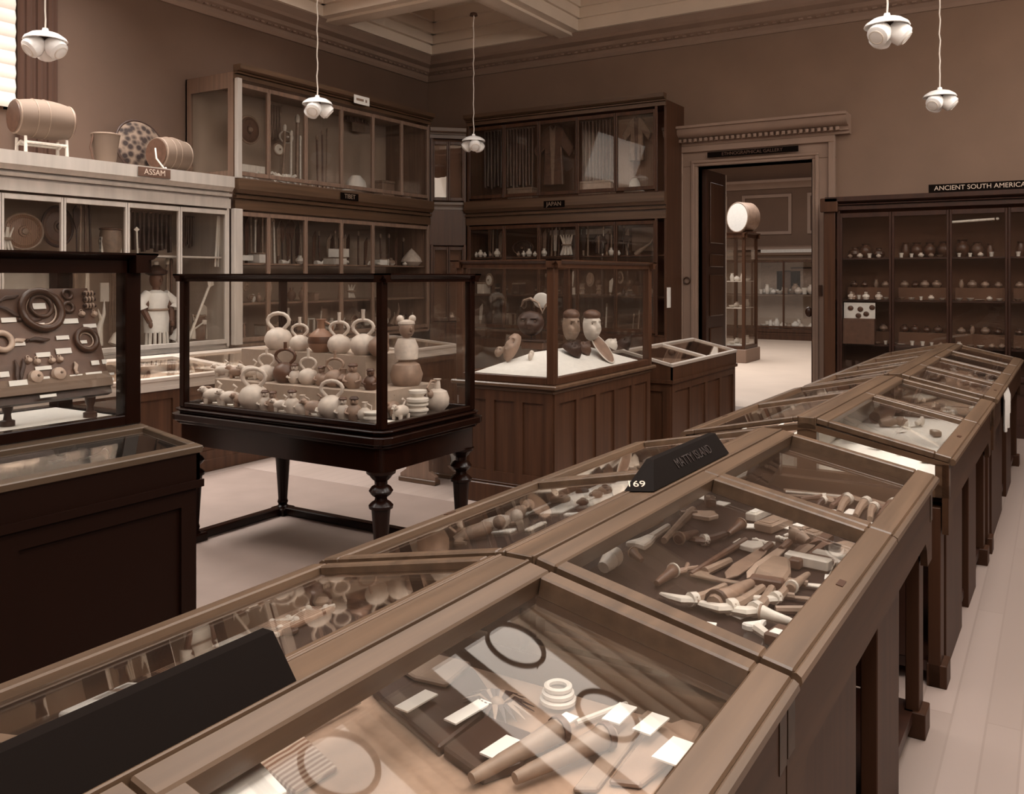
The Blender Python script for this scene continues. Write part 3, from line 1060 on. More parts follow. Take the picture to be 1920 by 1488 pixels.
def bedz(x, y):
    z = .781
    for i in range(12):
        p = atz(x, y, z)
        u = p.x - (-.977 + max(0, p.y - 1.607) * .016)
        z = z * .4 + .6 * (.781 + .0775 * min(1, max(0, (.10 - u) / .355)))
    p = atz(x, y, z)
    u = p.x - (-.977 + max(0, p.y - 1.607) * .016)
    p.x = max(p.x, p.x - u - .24)
    p.z = .782 + .0775 * min(1, max(0, (.10 - max(u, -.24)) / .355))
    return p
A = [
    ('axe', z5(20, 450), z5(265, 170), 'tan', 'steel', 1.3), ('blade', z5(-20, 165), z5(140, 170), 'bone', 'dark', .8),
    ('stick', z4(1060, 480), z4(750, 710), 'tan', 'steel', 1.3), ('adze', z4(1100, 570), z4(760, 715), 'tan', 'bone', .8),
    ('paddle', z4(1155, 620), z4(900, 805), 'bone', 'bone', .9), ('adze', z4(1430, 300), z4(1230, 385), 'tan', 'stone_grey', .8),
    ('tag', z4(800, 600), z4(880, 560), 'paper'), ('tag', z4(1430, 360), z4(1520, 345), 'paper', 'paper', 1.3), ('tag', z4(1580, 410), z4(1640, 390), 'paper', 'paper', 1.4),
    ('figure', z4(240, 920), z4(520, 870), 'clay_pale', 'tan', .9), ('figure', z4(600, 1000), z4(740, 920), 'bone', 'tan', 1.0), ('figure', z4(420, 820), z4(500, 775), 'tan', 'tan', .6),
    ('club', z4(930, 930), z4(850, 865), 'brown', 'tan', .7), ('club', z4(1400, 680), z4(1240, 765), 'brown', 'tan', .8), ('adze', z4(1640, 690), z4(1450, 760), 'dark', 'brown', 1.0),
    ('block', z4(1470, 400), z4(1560, 420), 'brown', 'tan', 1.4), ('blade', z4(1380, 495), z4(1560, 510), 'tan', 'tan', .7),
    ('axe', z5(240, 730), z5(700, 445), 'brown', 'bone', 1.0), ('blade', z5(850, 510), z5(530, 755), 'clay_mid', 'brown', 1.0), ('blade', z5(1010, 490), z5(700, 750), 'steel', 'brown', .8),
    ('sickle', z5(560, 610), z5(285, 745), 'tan', 'tan', 1.3), ('pouch', z5(860, 830), z5(980, 620), 'tan', 'brown', 1.0), ('club', z5(-40, 820), z5(110, 740), 'brown', 'bone', .8),
    ('pincer', z5(100, 730), z5(290, 670), 'stone_grey'), ('adze', z5(520, 835), z5(230, 990), 'tan', 'bone', 1.0), ('club', z5(740, 815), z5(430, 1020), 'clay_mid', 'dark', 1.2),
    ('adze', z5(830, 850), z5(540, 1060), 'tan', 'bone', 1.1), ('adze', z5(905, 855), z5(765, 1085), 'tan', 'bone', 1.1), ('club', z5(1085, 1150), z5(800, 1090), 'bone', 'tan', .8),
    ('adze', z5(1060, 790), z5(930, 985), 'tan', 'bone', .9), ('stick', z5(1190, 1015), z5(935, 1010), 'tan', 'steel', 2.0), ('club', z5(1205, 740), z5(1060, 890), 'tan', 'bone', .7),
    ('blade', z5(1180, 800), z5(1420, 830), 'bone', 'tan', .5), ('blade', z5(1070, 905), z5(1310, 930), 'tan', 'tan', .4),
    ('block', z5(730, 260), z5(860, 205), 'bone', 'paper', .9), ('block', z5(830, 350), z5(1010, 275), 'tan', 'tan', 1.5), ('block', z5(1100, 375), z5(1215, 330), 'tan', 'paper', 1.2), ('block', z5(1200, 420), z5(1370, 385), 'tan', 'tan', 1.2),
    ('club', z5(550, 405), z5(660, 345), 'brown', 'tan', .8), ('tag', z5(640, 300), z5(780, 320), 'paper', 'paper', 1.5), ('tag', z5(1030, 330), z5(1110, 300), 'paper', 'paper', 1.2),
    ('pincer', z5(750, 430), z5(870, 480), 'bone'), ('pincer', z5(940, 410), z5(1030, 445), 'bone'), ('pouch', z5(1190, 640), z5(1400, 500), 'brown', 'bone', 1.5), ('pouch', z5(1380, 620), z5(1580, 500), 'tan', 'bone', 1.2),
    ('block', z5(1085, 655), z5(1370, 420), 'brown', 'tan', .8), ('figure', z5(1200, 480), z5(1060, 440), 'tan', 'bone', .9),
    ('tag', z5(1290, 450), z5(1360, 425), 'paper'), ('tag', z5(1340, 725), z5(1420, 735), 'paper', 'paper', 1.3), ('tag', z5(990, 600), z5(1060, 580), 'paper', 'paper', 1.2), ('tag', z5(1330, 500), z5(1390, 485), 'paper'),
    ('tag', z5(370, 1120), z5(450, 1130), 'paper'), ('tag', z5(1215, 1050), z5(1265, 990), 'paper', 'paper', 1.3), ('tag', z5(1100, 1165), z5(1160, 1120), 'paper', 'paper', 1.2), ('tag', z5(570, 1040), z5(670, 1010), 'paper', 'paper', 1.9),
    ('paddle', z5(870, 1240), z5(730, 1150), 'bone', 'white_cloth', 1.0), ('block', z5(930, 1300), z5(1050, 1220), 'brown', 'paper', 1.3),
]
laid(A, bedz, 'in the near bay of the axe case', 'tools in the near bay of the axe case')


def z3(x, y):
    return (1260 + x / 2.909, 620 + y / 2.909)


B = [('spear', z3(280, 855), z3(450, 795), 'bone'), ('spear', z3(285, 845), z3(460, 785), 'bone'), ('spear', z3(300, 850), z3(450, 810), 'tan'), ('spear', z3(290, 830), z3(430, 790), 'bone'),
     ('stick', z3(1270, 920), z3(680, 825), 'bone', 'steel', 1.2), ('stick', z3(1230, 935), z3(640, 850), 'bone', 'steel', 1.0), ('stick', z3(1180, 945), z3(610, 870), 'tan', 'steel', 1.0), ('stick', z3(1150, 940), z3(620, 885), 'bone', 'steel', 1.0), ('stick', z3(1000, 935), z3(600, 905), 'tan', 'steel', 1.0),
     ('adze', z3(700, 945), z3(850, 940), 'brown', 'tan', .8), ('adze', z3(790, 985), z3(830, 955), 'dark', 'tan', .8), ('adze', z3(910, 1020), z3(960, 945), 'tan', 'tan', 1.1), ('adze', z3(1000, 1040), z3(1060, 960), 'tan', 'tan', 1.1),
     ('adze', z3(1080, 1055), z3(1100, 990), 'tan', 'brown', 1.0), ('adze', z3(1130, 1045), z3(1210, 965), 'brown', 'dark', 1.0), ('adze', z3(870, 985), z3(960, 935), 'brown', 'brown', .9),
     ('tag', z3(790, 985), z3(830, 980), 'paper', 'paper', 1.4), ('tag', z3(865, 1005), z3(905, 990), 'paper', 'paper', 1.3), ('tag', z3(960, 1010), z3(990, 985), 'paper'), ('tag', z3(1030, 1060), z3(1070, 1050), 'paper', 'paper', 1.4), ('tag', z3(1140, 1075), z3(1170, 1055), 'paper', 'paper', 1.4),
     ('figure', z3(430, 830), z3(490, 800), 'dark', 'dark', 1.2)]
laid(B, bedz, 'in the far bay of the axe case', 'tools in the far bay of the axe case')

# sloped display boards under the window-side lids of the first two cases
mat('board_cloth', '3d2a20', .9, 'noise', (50, 50, 50), .15)
BN = Vector((-.19, 0, 1)).normalized()


def inside(case, x, y, z):
    s = case.rotation_euler.z
    return (case.location.x + x * math.cos(s) - y * math.sin(s), case.location.y + x * math.sin(s) + y * math.cos(s), z)


def board(case, y0, y1, mt, label, xr=.035):
    t = thing('display_board', inside(case, -.295, (y0 + y1) / 2, .7815), case.rotation_euler.z)
    m = M().prism([(-.235, 0), (-.235, .03), (xr, .03 + (xr + .235) * .1915), (xr, 0)], 'y', -(y1 - y0) / 2, (y1 - y0) / 2)
    m.build('board', mt, t, flat=True)
    reg(t, label, 'stand')
    return t


board(case1, .06, .93, 'bed_dark', 'dark wedge stand under the window-side lid of the garment case, near bay', -.035)
board(case1, .97, 1.84, 'board_cloth', 'brown wedge stand under the window-side lid of the garment case, far bay', -.035)
board(case2, .06, .96, 'bed_dark', 'dark wedge stand under the window-side lid of the axe case, near bay')
board(case2, 1.0, 1.80, 'bed_white', 'white wedge stand under the window-side lid of the axe case, far bay')
BP = Vector((-.98 - .30 - .235, 0, .812))


def slopeobj(o_or_t, px, py, yaw=0):
    p = atpl(px, py, BP, BN)
    dx = .010 + max(0, p.y - 1.6) * .016
    p.x = min(max(p.x, -1.48 + dx), (-1.275 if p.y > 1.6 else -1.345) + dx)
    p.z = BP.z + (p.x - dx - BP.x) * .1915
    o_or_t.matrix_world = Matrix.Translation(p + Vector((0, 0, .002))) @ Matrix.Rotation(-math.atan(.19), 4, 'Y') @ Matrix.Rotation(yaw, 4, 'Z')
    return o_or_t


def flat_on_board(name, px, py, poly, th, mt, extra=None):
    """an outline lying on the sloped board, y along the row and x across it"""
    m = M().prism(poly, 'z', 0, th)
    t = thing(name)
    m.build('body', mt, t, bevel=min(th * .3, .004))
    if extra:
        extra(t)
    return slopeobj(t, px, py)


def circ(r, n=18, sx=1.0, sy=1.0):
    return [(r * sx * math.cos(2 * PI * i / n), r * sy * math.sin(2 * PI * i / n)) for i in range(n)]


def rect(w, h):
    return [(-w, -h), (w, -h), (w, h), (-w, h)]


# case 2, window side: white mounts with small carvings
W = 'on the window-side slope of the axe case'
for i, (px, py, w, h, lab) in enumerate(((985, 945, .10, .19, 'broad white mount'),)):
    reg(flat_on_board('mount_card', px, py, rect(w, h), .006, 'white_cloth'), '%s %s' % (lab, W), 'card')


def mini_mask(t):
    m = M().ell((0, 0, .022), (.038, .026, .022), 14, 8)
    m.ell((.0, .0, .042), (.014, .006, .01), 8, 6)
    m.build('face', 'tan', t)


for px, py, mt, r in ((980, 948, 'brown', .03), (1012, 945, 'tan', .06), (1042, 928, 'stone_grey', .026), (1082, 925, 'dark', .04), (1093, 944, 'dark', .035), (1108, 890, 'dark', .03), (1128, 882, 'tan', .04), (1150, 874, 'clay_pale', .05), (1190, 865, 'clay_mid', .045), (1235, 845, 'clay_mid', .06), (1118, 930, 'brown', .04), (1135, 922, 'brown', .045), (1100, 935, 'bone', .025), (1165, 885, 'tan', .04)):
    t = thing('carved_mask')
    r *= .66
    m = M().ell((0, 0, r * .35), (r, r * .7, r * .5), 16, 10)
    m.ell((r * .1, 0, r * .8), (r * .45, r * .13, r * .22), 8, 6)
    m.build('face', mt, t)
    m = M()
    for s in (-1, 1):
        m.ell((r * .42, s * r * .3, r * .72), (r * .12, r * .16, r * .06), 8, 6)
    m.ell((-r * .5, 0, r * .66), (r * .1, r * .26, r * .07), 8, 6)
    m.build('features', 'dark', t)
    slopeobj(t, px, py)
    reg(t, '{n} %scarved mask %s[, from the near end]' % (TONE.get(mt, ''), W), 'mask', 'small masks in the axe case', t.location.y)
for px, py, w, h, mt, lab in ((1075, 905, .03, .05, 'dark', 'dark oblong plaque'), (1245, 850, .03, .04, 'paper', 'square white card'), (945, 997, .035, .02, 'paper', 'white label'), (1075, 965, .03, .012, 'paper', 'slim white label'), (935, 960, .02, .09, 'dark', 'dark upright bar'), (1005, 988, .012, .05, 'bone', 'pale bone slip')):
    reg(flat_on_board('plaque' if mt != 'paper' else 'label_card', px, py, rect(w, h), .008, mt), '%s %s' % (lab, W), 'plaque' if mt != 'paper' else 'label')
for px, py, mt, a, lab in ((888, 1000, 'clay_pale', .3, 'pale reclining carved figure'), (845, 1015, 'tan', .5, 'tan crouching carved figure'), (868, 985, 'tan', 1.2, 'tan antler-like carving')):
    t = thing('carved_figure')
    m = M().tube([(-.06, -.02, .015), (-.02, 0, .025), (.03, .01, .03), (.055, .015, .035)], [.012, .02, .022, .01], 10)
    m.ell((.075, .02, .04), .02, 10, 8)
    m.build('body', mt, t)
    m = M().tube([(.02, .02, .03), (-.01, .05, .02), (-.05, .045, .015)], [.009, .008, .006], 8).tube([(-.04, -.02, .015), (-.05, -.05, .012), (-.02, -.07, .012)], [.01, .009, .006], 8)
    m.build('limb', mt, t)
    slopeobj(t, px, py, a)
    reg(t, '%s %s' % (lab, W), 'figure')
# case 1, window side
W = 'on the window-side slope of the garment case'
for px, py, mt, r, lab in ((585, 1118, 'brown', .06, 'large brown bowl-shaped cap'), (556, 1135, 'tan', .03, 'tan oval pendant'), (622, 1130, 'stone_grey', .028, 'grey ring pendant'), (660, 1110, 'brown', .04, 'brown cup'), (690, 1092, 'dark', .04, 'dark cup'), (530, 1125, 'brown', .03, 'brown disc')):
    t = thing('small_vessel')
    m = M().lathe([(0, 0), (r, 0), (r * 1.0, r * .5), (r * .7, r * .85), (0, r * .95)], 18)
    m.build('body', mt, t)
    M().torus((0, 0, r * .12), r * 1.02, r * .1).build('rim', 'tan', t)
    slopeobj(t, px, py)
    reg(t, '%s %s' % (lab, W), 'vessel')
for px, py, mt, k, lab in ((655, 1122, 'bone', 0, 'pale branching cord'), (690, 1115, 'bone', 1, 'pale bent cord'), (740, 1095, 'bone', 2, 'pale angled strip'), (560, 1160, 'bone', 3, 'pale knotted necklace'), (530, 1180, 'cream', 4, 'cream tangled necklace')):
    t = thing('necklace')
    rr = random.Random(k)
    pts = [(-.08 + .02 * i, rr.uniform(-.03, .03), .006 + rr.uniform(0, .006)) for i in range(9)]
    M().tube(pts, .005, 6).build('cord', mt, t)
    m = M()
    for p in pts[1::2]:
        m.ell(p, .009, 8, 6)
    m.build('bead', mt, t)
    slopeobj(t, px, py, k * 1.3)
    reg(t, '%s %s' % (lab, W), 'necklace')
for px, py, w, h, mt, lab in ((450, 1170, .06, .10, 'textile', 'patterned cloth panel'), (365, 1200, .05, .06, 'bone', 'pale folded bundle'), (85, 1318, .05, .05, 'paper', 'square white card'), (160, 1290, .05, .018, 'paper', 'narrow tall white card'), (125, 1300, .04, .04, 'clay_mid', 'brown photograph card'), (245, 1262, .045, .04, 'ornate', 'patterned woven card'), (212, 1275, .04, .025, 'dark', 'dark narrow board'), (270, 1255, .04, .02, 'tan', 'tan slip'), (310, 1235, .04, .05, 'dark', 'dark square board'), (410, 1185, .09, .012, 'dark', 'dark divider'), (800, 1075, .07, .015, 'brown', 'brown divider')):
    nm = 'display_card' if mt != 'bone' else 'bundle'
    reg(flat_on_board(nm, px, py, rect(w, h), .012, mt), '%s %s' % (lab, W), 'card' if mt != 'bone' else 'bundle')

# case 1, room side: garments, hoops, cards
W = 'in the garment case'
bz = lambda x, y: atz(x, y, .782)


def q(x, y):
    return (200 + x / 1.4769, 1040 + y / 1.4769)


def outline(name, pts, mt, th, lab, cat, zb=.782, base=0):
    P = [atz(x, y, zb) for x, y in pts]
    c = sum(P, Vector()) / len(P)
    m = M().prism([(p.x - c.x, p.y - c.y) for p in P], 'z', 0, th)
    t = thing(name, (c.x, c.y, zb - .001))
    m.build('body', mt, t, bevel=min(.004, th * .3))
    if base:
        M().prism([((p.x - c.x) * .8, (p.y - c.y) * .8) for p in P], 'z', -base - .003, -.0002).build('mount_block', 'bed_mid', t, flat=True)
    reg(t, lab, cat)
    return t


outline('fringed_garment', [q(690, 330), q(860, 250), q(1020, 340), q(1080, 430), q(920, 560), q(760, 420)], 'dark', .02, 'dark fringed garment spread %s' % W, 'garment')
outline('sleeve_cloth', [q(820, 330), q(850, 270), q(1010, 310), q(940, 370), q(850, 350)], 'tan', .012, 'tan collar piece lying on the dark fringed garment', 'garment', .803)
outline('dark_cloth', [q(930, 560), q(1050, 470), q(1180, 520), q(1150, 600), q(1040, 640)], 'dark', .02, 'dark cloth bag %s below the plume' % W, 'cloth')
outline('leaf_blade', [q(1390, 640), q(1500, 500), q(1680, 440), q(1620, 540), q(1480, 650)], 'clay_mid', .012, 'long pale leaf-shaped panel beside the outer rail %s' % W, 'blade')
outline('leaf_blade', [q(1290, 660), q(1420, 500), q(1560, 390), q(1480, 500), q(1360, 660)], 'tan', .010, 'slim tan leaf-shaped panel %s' % W, 'blade')
outline('striped_textile', [q(360, 490), q(470, 440), q(640, 600), q(520, 670), q(420, 590)], 'textile', .01, 'striped textile lying beside the big white card', 'textile')
outline('white_card', [q(172, 592), q(350, 502), q(500, 660), q(260, 780)], 'paper', .006, 'big blank white card at the corner of the garment case', 'card', .925, .14)
for i, (x, y, x2, y2, w) in enumerate(((735, 325, 800, 298, 1.0), (815, 475, 900, 425, 1.0), (1055, 610, 1130, 558, 1.1), (1395, 510, 1445, 462, 1.1), (1480, 540, 1535, 492, 1.1), (1545, 625, 1605, 565, 1.5), (1230, 530, 1290, 490, .9), (950, 510, 1050, 450, .9))):
    t = tool('tag', bz(*q(x, y)) + Vector((0, 0, .025)), bz(*q(x2, y2)) + Vector((0, 0, .025)), 'paper', 'paper', w)
    reg(t, '{n} white label card %s[, from the near end]' % W, 'label', 'labels in the garment case', t.location.y)
p = bz(*q(1080, 440))
t = thing('plume', (p.x, p.y, .783))
for i in range(22):
    a = i / 22 * 2 * PI
    m = M().tube([(0, 0, .01), (.035 * math.cos(a), .03 * math.sin(a), .03), (.075 * math.cos(a), .06 * math.sin(a), .015)], [.004, .006, .001], 5, .4)
    m.build('feather', 'dark' if i % 3 else 'tan', t)
M().ell((0, 0, .015), .016, 10, 8).build('knot', 'tan', t)
reg(t, 'dark feather plume %s' % W, 'plume')
for i, (a, b, r) in enumerate((((1010, 650), (1270, 520), .012), ((1130, 650), (1400, 540), .009), ((1300, 480), (1560, 380), .008), ((400, 580), (700, 420), .007))):
    P0, P1 = bz(*q(*a)), bz(*q(*b))
    t = tool('club' if i < 2 else 'stick', P0, P1, 'tan' if i < 2 else 'cream', 'brown', .8)
    reg(t, '{n} %s %s[, from the near end]' % ('tan rounded rod' if i < 2 else 'pale thin rod', W), 'rod', None, t.location.y)
p = bz(*q(1250, 415))
t = thing('beaded_band', (p.x, p.y, .783))
for i in range(3):
    M().torus((0, 0, .01 + .012 * i), .03 - .004 * i, .006, 20, 6).build('bead_ring', 'cream', t)
reg(t, 'small coiled pale bead band %s' % W, 'band')
p = bz(*q(105, 652))
t = thing('lidded_dish', (p.x, p.y, .783))
M().lathe([(0, 0), (.05, 0), (.05, .012), (.03, .03), (0, .034)], 20).build('body', 'tan', t)
M().ell((0, 0, .04), .009, 8, 6).build('knob', 'brown', t)
reg(t, 'round tan dish with knobbed lid lying near the case corner', 'lid')

# signs on the ridge rails
for c, ya, lab, no, txt in ((case1, .57, 'plain black ridge board standing on the garment case', None, None), (case2, .61, 'black ridge board numbered 169 on the axe case', '169', 'MATTY ISLAND')):
    t = thing('ridge_sign', (c.location.x, c.location.y + ya, 1.0135), c.rotation_euler.z)
    L = .66
    m = M()
    vs = [(.036, .04, 0), (.036, L, 0), (-.034, L, 0), (-.034, 0, 0), (-.012, .15, .062), (-.012, L, .062), (-.034, .15, .062), (-.034, L, .062)]
    m.add(vs, [(0, 1, 5, 4), (3, 0, 4, 6), (0, 3, 2, 1), (1, 2, 7, 5), (2, 3, 6, 7), (4, 5, 7, 6)])
    m.build('sign_board', 'black_board', t, flat=True)
    if no:
        u = (Vector(vs[0]) - Vector(vs[3])).normalized()
        n = (Vector(vs[0]) - Vector(vs[3])).cross(Vector(vs[6]) - Vector(vs[3])).normalized()
        v = n.cross(u)
        c0 = (Vector(vs[0]) + Vector(vs[3])) / 2 + v * .028 + u * -.006 + n * .0015
        lettering('lettering', no, .036, 'letter', t, Matrix(((u.x, v.x, n.x, c0.x), (u.y, v.y, n.y, c0.y), (u.z, v.z, n.z, c0.z), (0, 0, 0, 1))), .0008)
        u = Vector((0, 1, 0))
        n = (Vector(vs[1]) - Vector(vs[0])).cross(Vector(vs[4]) - Vector(vs[0])).normalized()
        if n.x < 0:
            n = -n
        v = n.cross(u)
        c0 = Vector((.012, .40, .031)) + n * .0015
        lettering('lettering', txt, .042, 'letter_faint', t, Matrix(((u.x, v.x, n.x, c0.x), (u.y, v.y, n.y, c0.y), (u.z, v.z, n.z, c0.z), (0, 0, 0, 1))), .0008)
    reg(t, lab, 'sign')

# cases 3 and 4
W = 'in the white-lined case'
rr = random.Random(5)
C3 = [('figure', (1640, 790), (1690, 775), 'brown', 'tan', 2.0), ('figure', (1650, 800), (1700, 800), 'tan', 'tan', 1.2), ('pouch', (1700, 755), (1760, 745), 'bone', 'tan', 1.4), ('stick', (1690, 760), (1840, 770), 'tan'), ('figure', (1740, 775), (1775, 768), 'stone_grey', 'bone', 1.0)]
for i in range(9):
    x, y = 1665 + rr.uniform(0, 130), 808 + rr.uniform(-12, 14)
    C3.append((rr.choice(['block', 'tag', 'club', 'figure']), (x, y), (x + 14, y + rr.uniform(-3, 4)), rr.choice(['bone', 'tan', 'stone_grey', 'cream']), 'paper', .7))
for i in range(9):
    x = 1575 + i * 19
    y = 818 + (x - 1575) * .30 + rr.uniform(-6, 6)
    C3.append((rr.choice(['block', 'adze', 'club', 'figure']), (x, y), (x + 20, y + rr.uniform(-4, 5)), rr.choice(['dark', 'brown', 'tan', 'stone_grey']), 'bone', .8))
for i in range(8):
    x = 1790 + rr.uniform(-30, 40)
    y = 775 + rr.uniform(-3, 10)
    C3.append(('block', (x, y), (x + 8, y - 2), 'cream', 'paper', .6))
laid(C3, bedz, W, 'objects in the white-lined case')
W = 'in the long end case'
C4 = []
for i in range(46):
    px = rr.uniform(1735, 1880)
    py = rr.uniform(668, 728) 
    p = atz(px, py, .781)
    if -.85 < p.x < -.40 and 5.95 < p.y < 8.5:
        C4.append((rr.choice(['block', 'club', 'figure', 'tag', 'pouch']), (px, py), (px + 12, py + rr.uniform(-4, 4)), rr.choice(['bone', 'tan', 'dark', 'brown', 'clay_mid']), 'paper', .9))
laid(C4, bedz, W, 'objects in the long end case')
# white sheets added to imitate bright reflections on the end case's window-side lids
for i in range(4):
    t = thing('glare_sheet', inside(case4, -.27, .36 + .725 * i, .7815), case4.rotation_euler.z)
    M().prism([(-.22, 0), (-.22, .05), (.2, .135), (.2, 0)], 'y', -.28, .28).build('mount', 'white_cloth', t, flat=True)
    reg(t, '{n} white sheet imitating glare on the lid of the end case[, from the near end]', 'sheet', 'white sheets in the end case', i)
for i, b in enumerate(((.06, .93), (1.0, 1.8))):
    t = thing('photo_sheet', inside(case3, -.27, sum(b) / 2, .7815), case3.rotation_euler.z)
    M().prism([(-.22, 0), (-.22, .04), (.2, .125), (.2, 0)], 'y', -(b[1] - b[0]) / 2, (b[1] - b[0]) / 2).build('mount', 'bed_white', t, flat=True)
    m = M()
    m.T = slopeT(-.22, .04, .2, .125)
    for a in range(3):
        for c in range(2):
            m.box(.03 + c * .19, .19 + c * .19, -.4 + a * .27, -.17 + a * .27, .001, .004)
    m.build('picture', 'clay_mid', t, flat=True)
    reg(t, '{n} sheet of mounted pictures in the white-lined case[, from the near end]', 'sheet', 'picture sheets in the white-lined case', i)
# cloth hanging on the outer side of the end case
p = atx(1888, 702, -.285)
t = thing('hanging_cloth', (-.30, p.y, .62))
m = M()
for i in range(6):
    m.tube([(.012 + .006 * (i % 2), -.15 + i * .06, .0 + .04 * (i % 3)), (.012 + .006 * (i % 2), -.15 + i * .06, .20), (.0, -.15 + i * .06, .262)], .034, 8, .35)
m.build('cloth', 'white_cloth', t)
reg(t, 'crumpled white cloth hanging from the outer side of the end case', 'cloth')

# -------------------------------------------------- ornament board, tall case
BT, BB = Vector((-3.66, 0, 1.548)), Vector((-3.49, 0, 1.125))
bd = (BB - BT).normalized()
bn = Vector((-bd.z, 0, bd.x))
if bn.x < 0:
    bn = -bn
bt = thing('ornament_board', (-3.575, .95, 1.0635))
m = M()
for s0, s1, a, b in ((0, .455, -.012, .0),):
    P = lambda s, n: ((BT + bd * s + bn * n).x + 3.575, (BT + bd * s + bn * n).z - 1.0635)
    m.prism([P(s0, a), P(s1, a), P(s1, b), P(s0, b)], 'y', -1.35, 1.40)
m.build('board', 'brown', bt, flat=True)
m = M()
m.prism([P(.385, 0), P(.455, 0), P(.455, .022), P(.42, .024)], 'y', -1.35, 1.40)
m.build('ledge', 'weave_pale', bt, flat=True)
m = M()
m.prism([P(.455, -.035), P(.484, -.035), P(.484, .0), P(.455, -.0)], 'y', -1.35, 1.40)
m.build('bottom_rail', 'dark', bt, flat=True)
lp2 = [(0, -.0655), (.028, -.0655), (.028, -.045), (.016, -.04), (.013, -.02), (.02, .0), (.022, .02), (0, .02)]
for y in (-1.2, 1.02, 1.33):
    M().lathe(lp2, 14, (.045 if y != 1.02 else -.03, y, 0)).build('foot', 'dark', bt)
reg(bt, 'tilted brown board of metal ornaments standing in the tall black case', 'board')


def onb(px, py, lift=0.0):
    return atpl(px, py, BT + bn * lift, bn)


BM = Matrix(((0, -bd.x, bn.x), (1, 0, 0), (0, -bd.z, bn.z))).to_4x4()   # local x along the row, y up the board, z outward


def orn(name, px, py, fn, lab, cat, roll=0):
    t = thing(name)
    p = onb(px, py)
    t.matrix_world = Matrix.Translation(p) @ BM @ Matrix.Rotation(roll, 4, 'Z')
    fn(t)
    reg(t, lab, cat)


def ring_fn(R, r, mt, k=1):
    def f(t):
        M().torus((0, 0, r), R, r, 32, 10).build('ring', mt, t)
        if k:
            M().torus((0, 0, r * .5), R - r * 1.2, r * .25, 32, 6).build('inner_rim', 'steel', t)
    return f


W = 'on the ornament board'
orn('neck_ring', 75, 583, ring_fn(.083, .016, 'metal_dark'), 'big heavy dark neck ring at the top of the ornament board', 'ring')
orn('neck_ring', 75, 575, ring_fn(.046, .009, 'metal_dark', 0), 'smaller dark ring hung inside the big neck ring', 'ring')
orn('arm_ring', 160, 638, ring_fn(.046, .012, 'metal_dark'), 'round dark arm ring near the far edge of the ornament board', 'ring')
orn('arm_ring', 125, 553, ring_fn(.020, .007, 'metal_dark', 0), 'small upper finger ring beside the big neck ring', 'ring')
orn('arm_ring', 127, 577, ring_fn(.021, .008, 'metal_dark', 0), 'small lower finger ring beside the big neck ring', 'ring')
orn('arm_ring', 2, 642, ring_fn(.036, .012, 'steel', 0), 'bright forked ring at the near edge of the view on the board', 'ring')


def bar_fn(w, mt):
    def f(t):
        M().tube([(-w, 0, .012), (w, 0, .012)], [.008, .008], 8).build('bar', mt, t)
        m = M()
        for x in (-w * .5, 0, w * .5):
            m.torus((x, 0, .012), .01, .004, 10, 6, 'x')
        m.build('coil', 'steel', t)
    return f


for i, (x, y) in enumerate(((163, 552), (164, 563), (165, 575))):
    orn('coiled_bar', x, y, bar_fn(.028, 'dark'), '%s coiled bar from the top, near the far top corner of the board' % ORD[i], 'bar')
for i, (x, y, lab) in enumerate(((152, 590, 'lone pale stud under the coiled bars, nearer side'), (175, 590, 'lone pale stud under the coiled bars, farther side'), (52, 677, 'first of four pale bells in the upper row'), (68, 679, 'second of four pale bells in the upper row'), (96, 677, 'third of four pale bells in the upper row'), (111, 675, 'fourth of four pale bells in the upper row'))):
    def fn(t):
        M().lathe([(0, 0), (.012, 0), (.014, .008), (.009, .02), (0, .024)], 12).build('bell', 'steel', t)
        M().torus((0, .016, .006), .006, .002, 10, 6).build('loop', 'steel', t)
    orn('bell_stud', x, y, fn, lab + ' on the board' if i > 1 else lab, 'bell')
for x, y, lab in ((65, 708, 'large pale dome bell low on the board, nearer one'), (108, 702, 'large pale dome bell low on the board, farther one')):
    def fn(t):
        M().lathe([(.02, 0), (.03, .004), (.026, .02), (.012, .03), (0, .032)], 18).build('dome', 'steel', t)
        M().ell((0, 0, .034), .006, 8, 6).build('button', 'tan', t)
    orn('dome_bell', x, y, fn, lab, 'bell')
for x, y, w, r, lab in ((15, 560, .045, .3, 'dark twisted clasp at the upper near corner of the board'), (15, 585, .05, -.5, 'dark leaf clasp at the upper near part of the board'), (70, 638, .05, 0, 'dark flat crescent below the big neck ring'), (33, 640, .03, .2, 'pale bird-shaped clasp beside the forked ring'), (30, 700, .055, 1.5, 'dark upright spike low on the board'), (40, 695, .05, 1.3, 'dark leaning spike low on the board'), (140, 690, .026, 1.5, 'pale thin pin near the far lower part of the board'), (55, 600, .05, 0, 'thin dark bar across the big neck ring')):
    mt = 'steel' if 'pale' in lab else 'dark'

    def fn(t):
        M().tube([(-w, 0, .008), (-w * .3, .004, .012), (w * .4, -.003, .012), (w, 0, .006)], [.003, .009, .009, .003], 8, .6).build('shaft', mt, t)
        M().ell((-w * .9, 0, .01), .008, 8, 6).build('terminal', mt, t)
    orn('clasp', x, y, fn, lab, 'clasp', r)
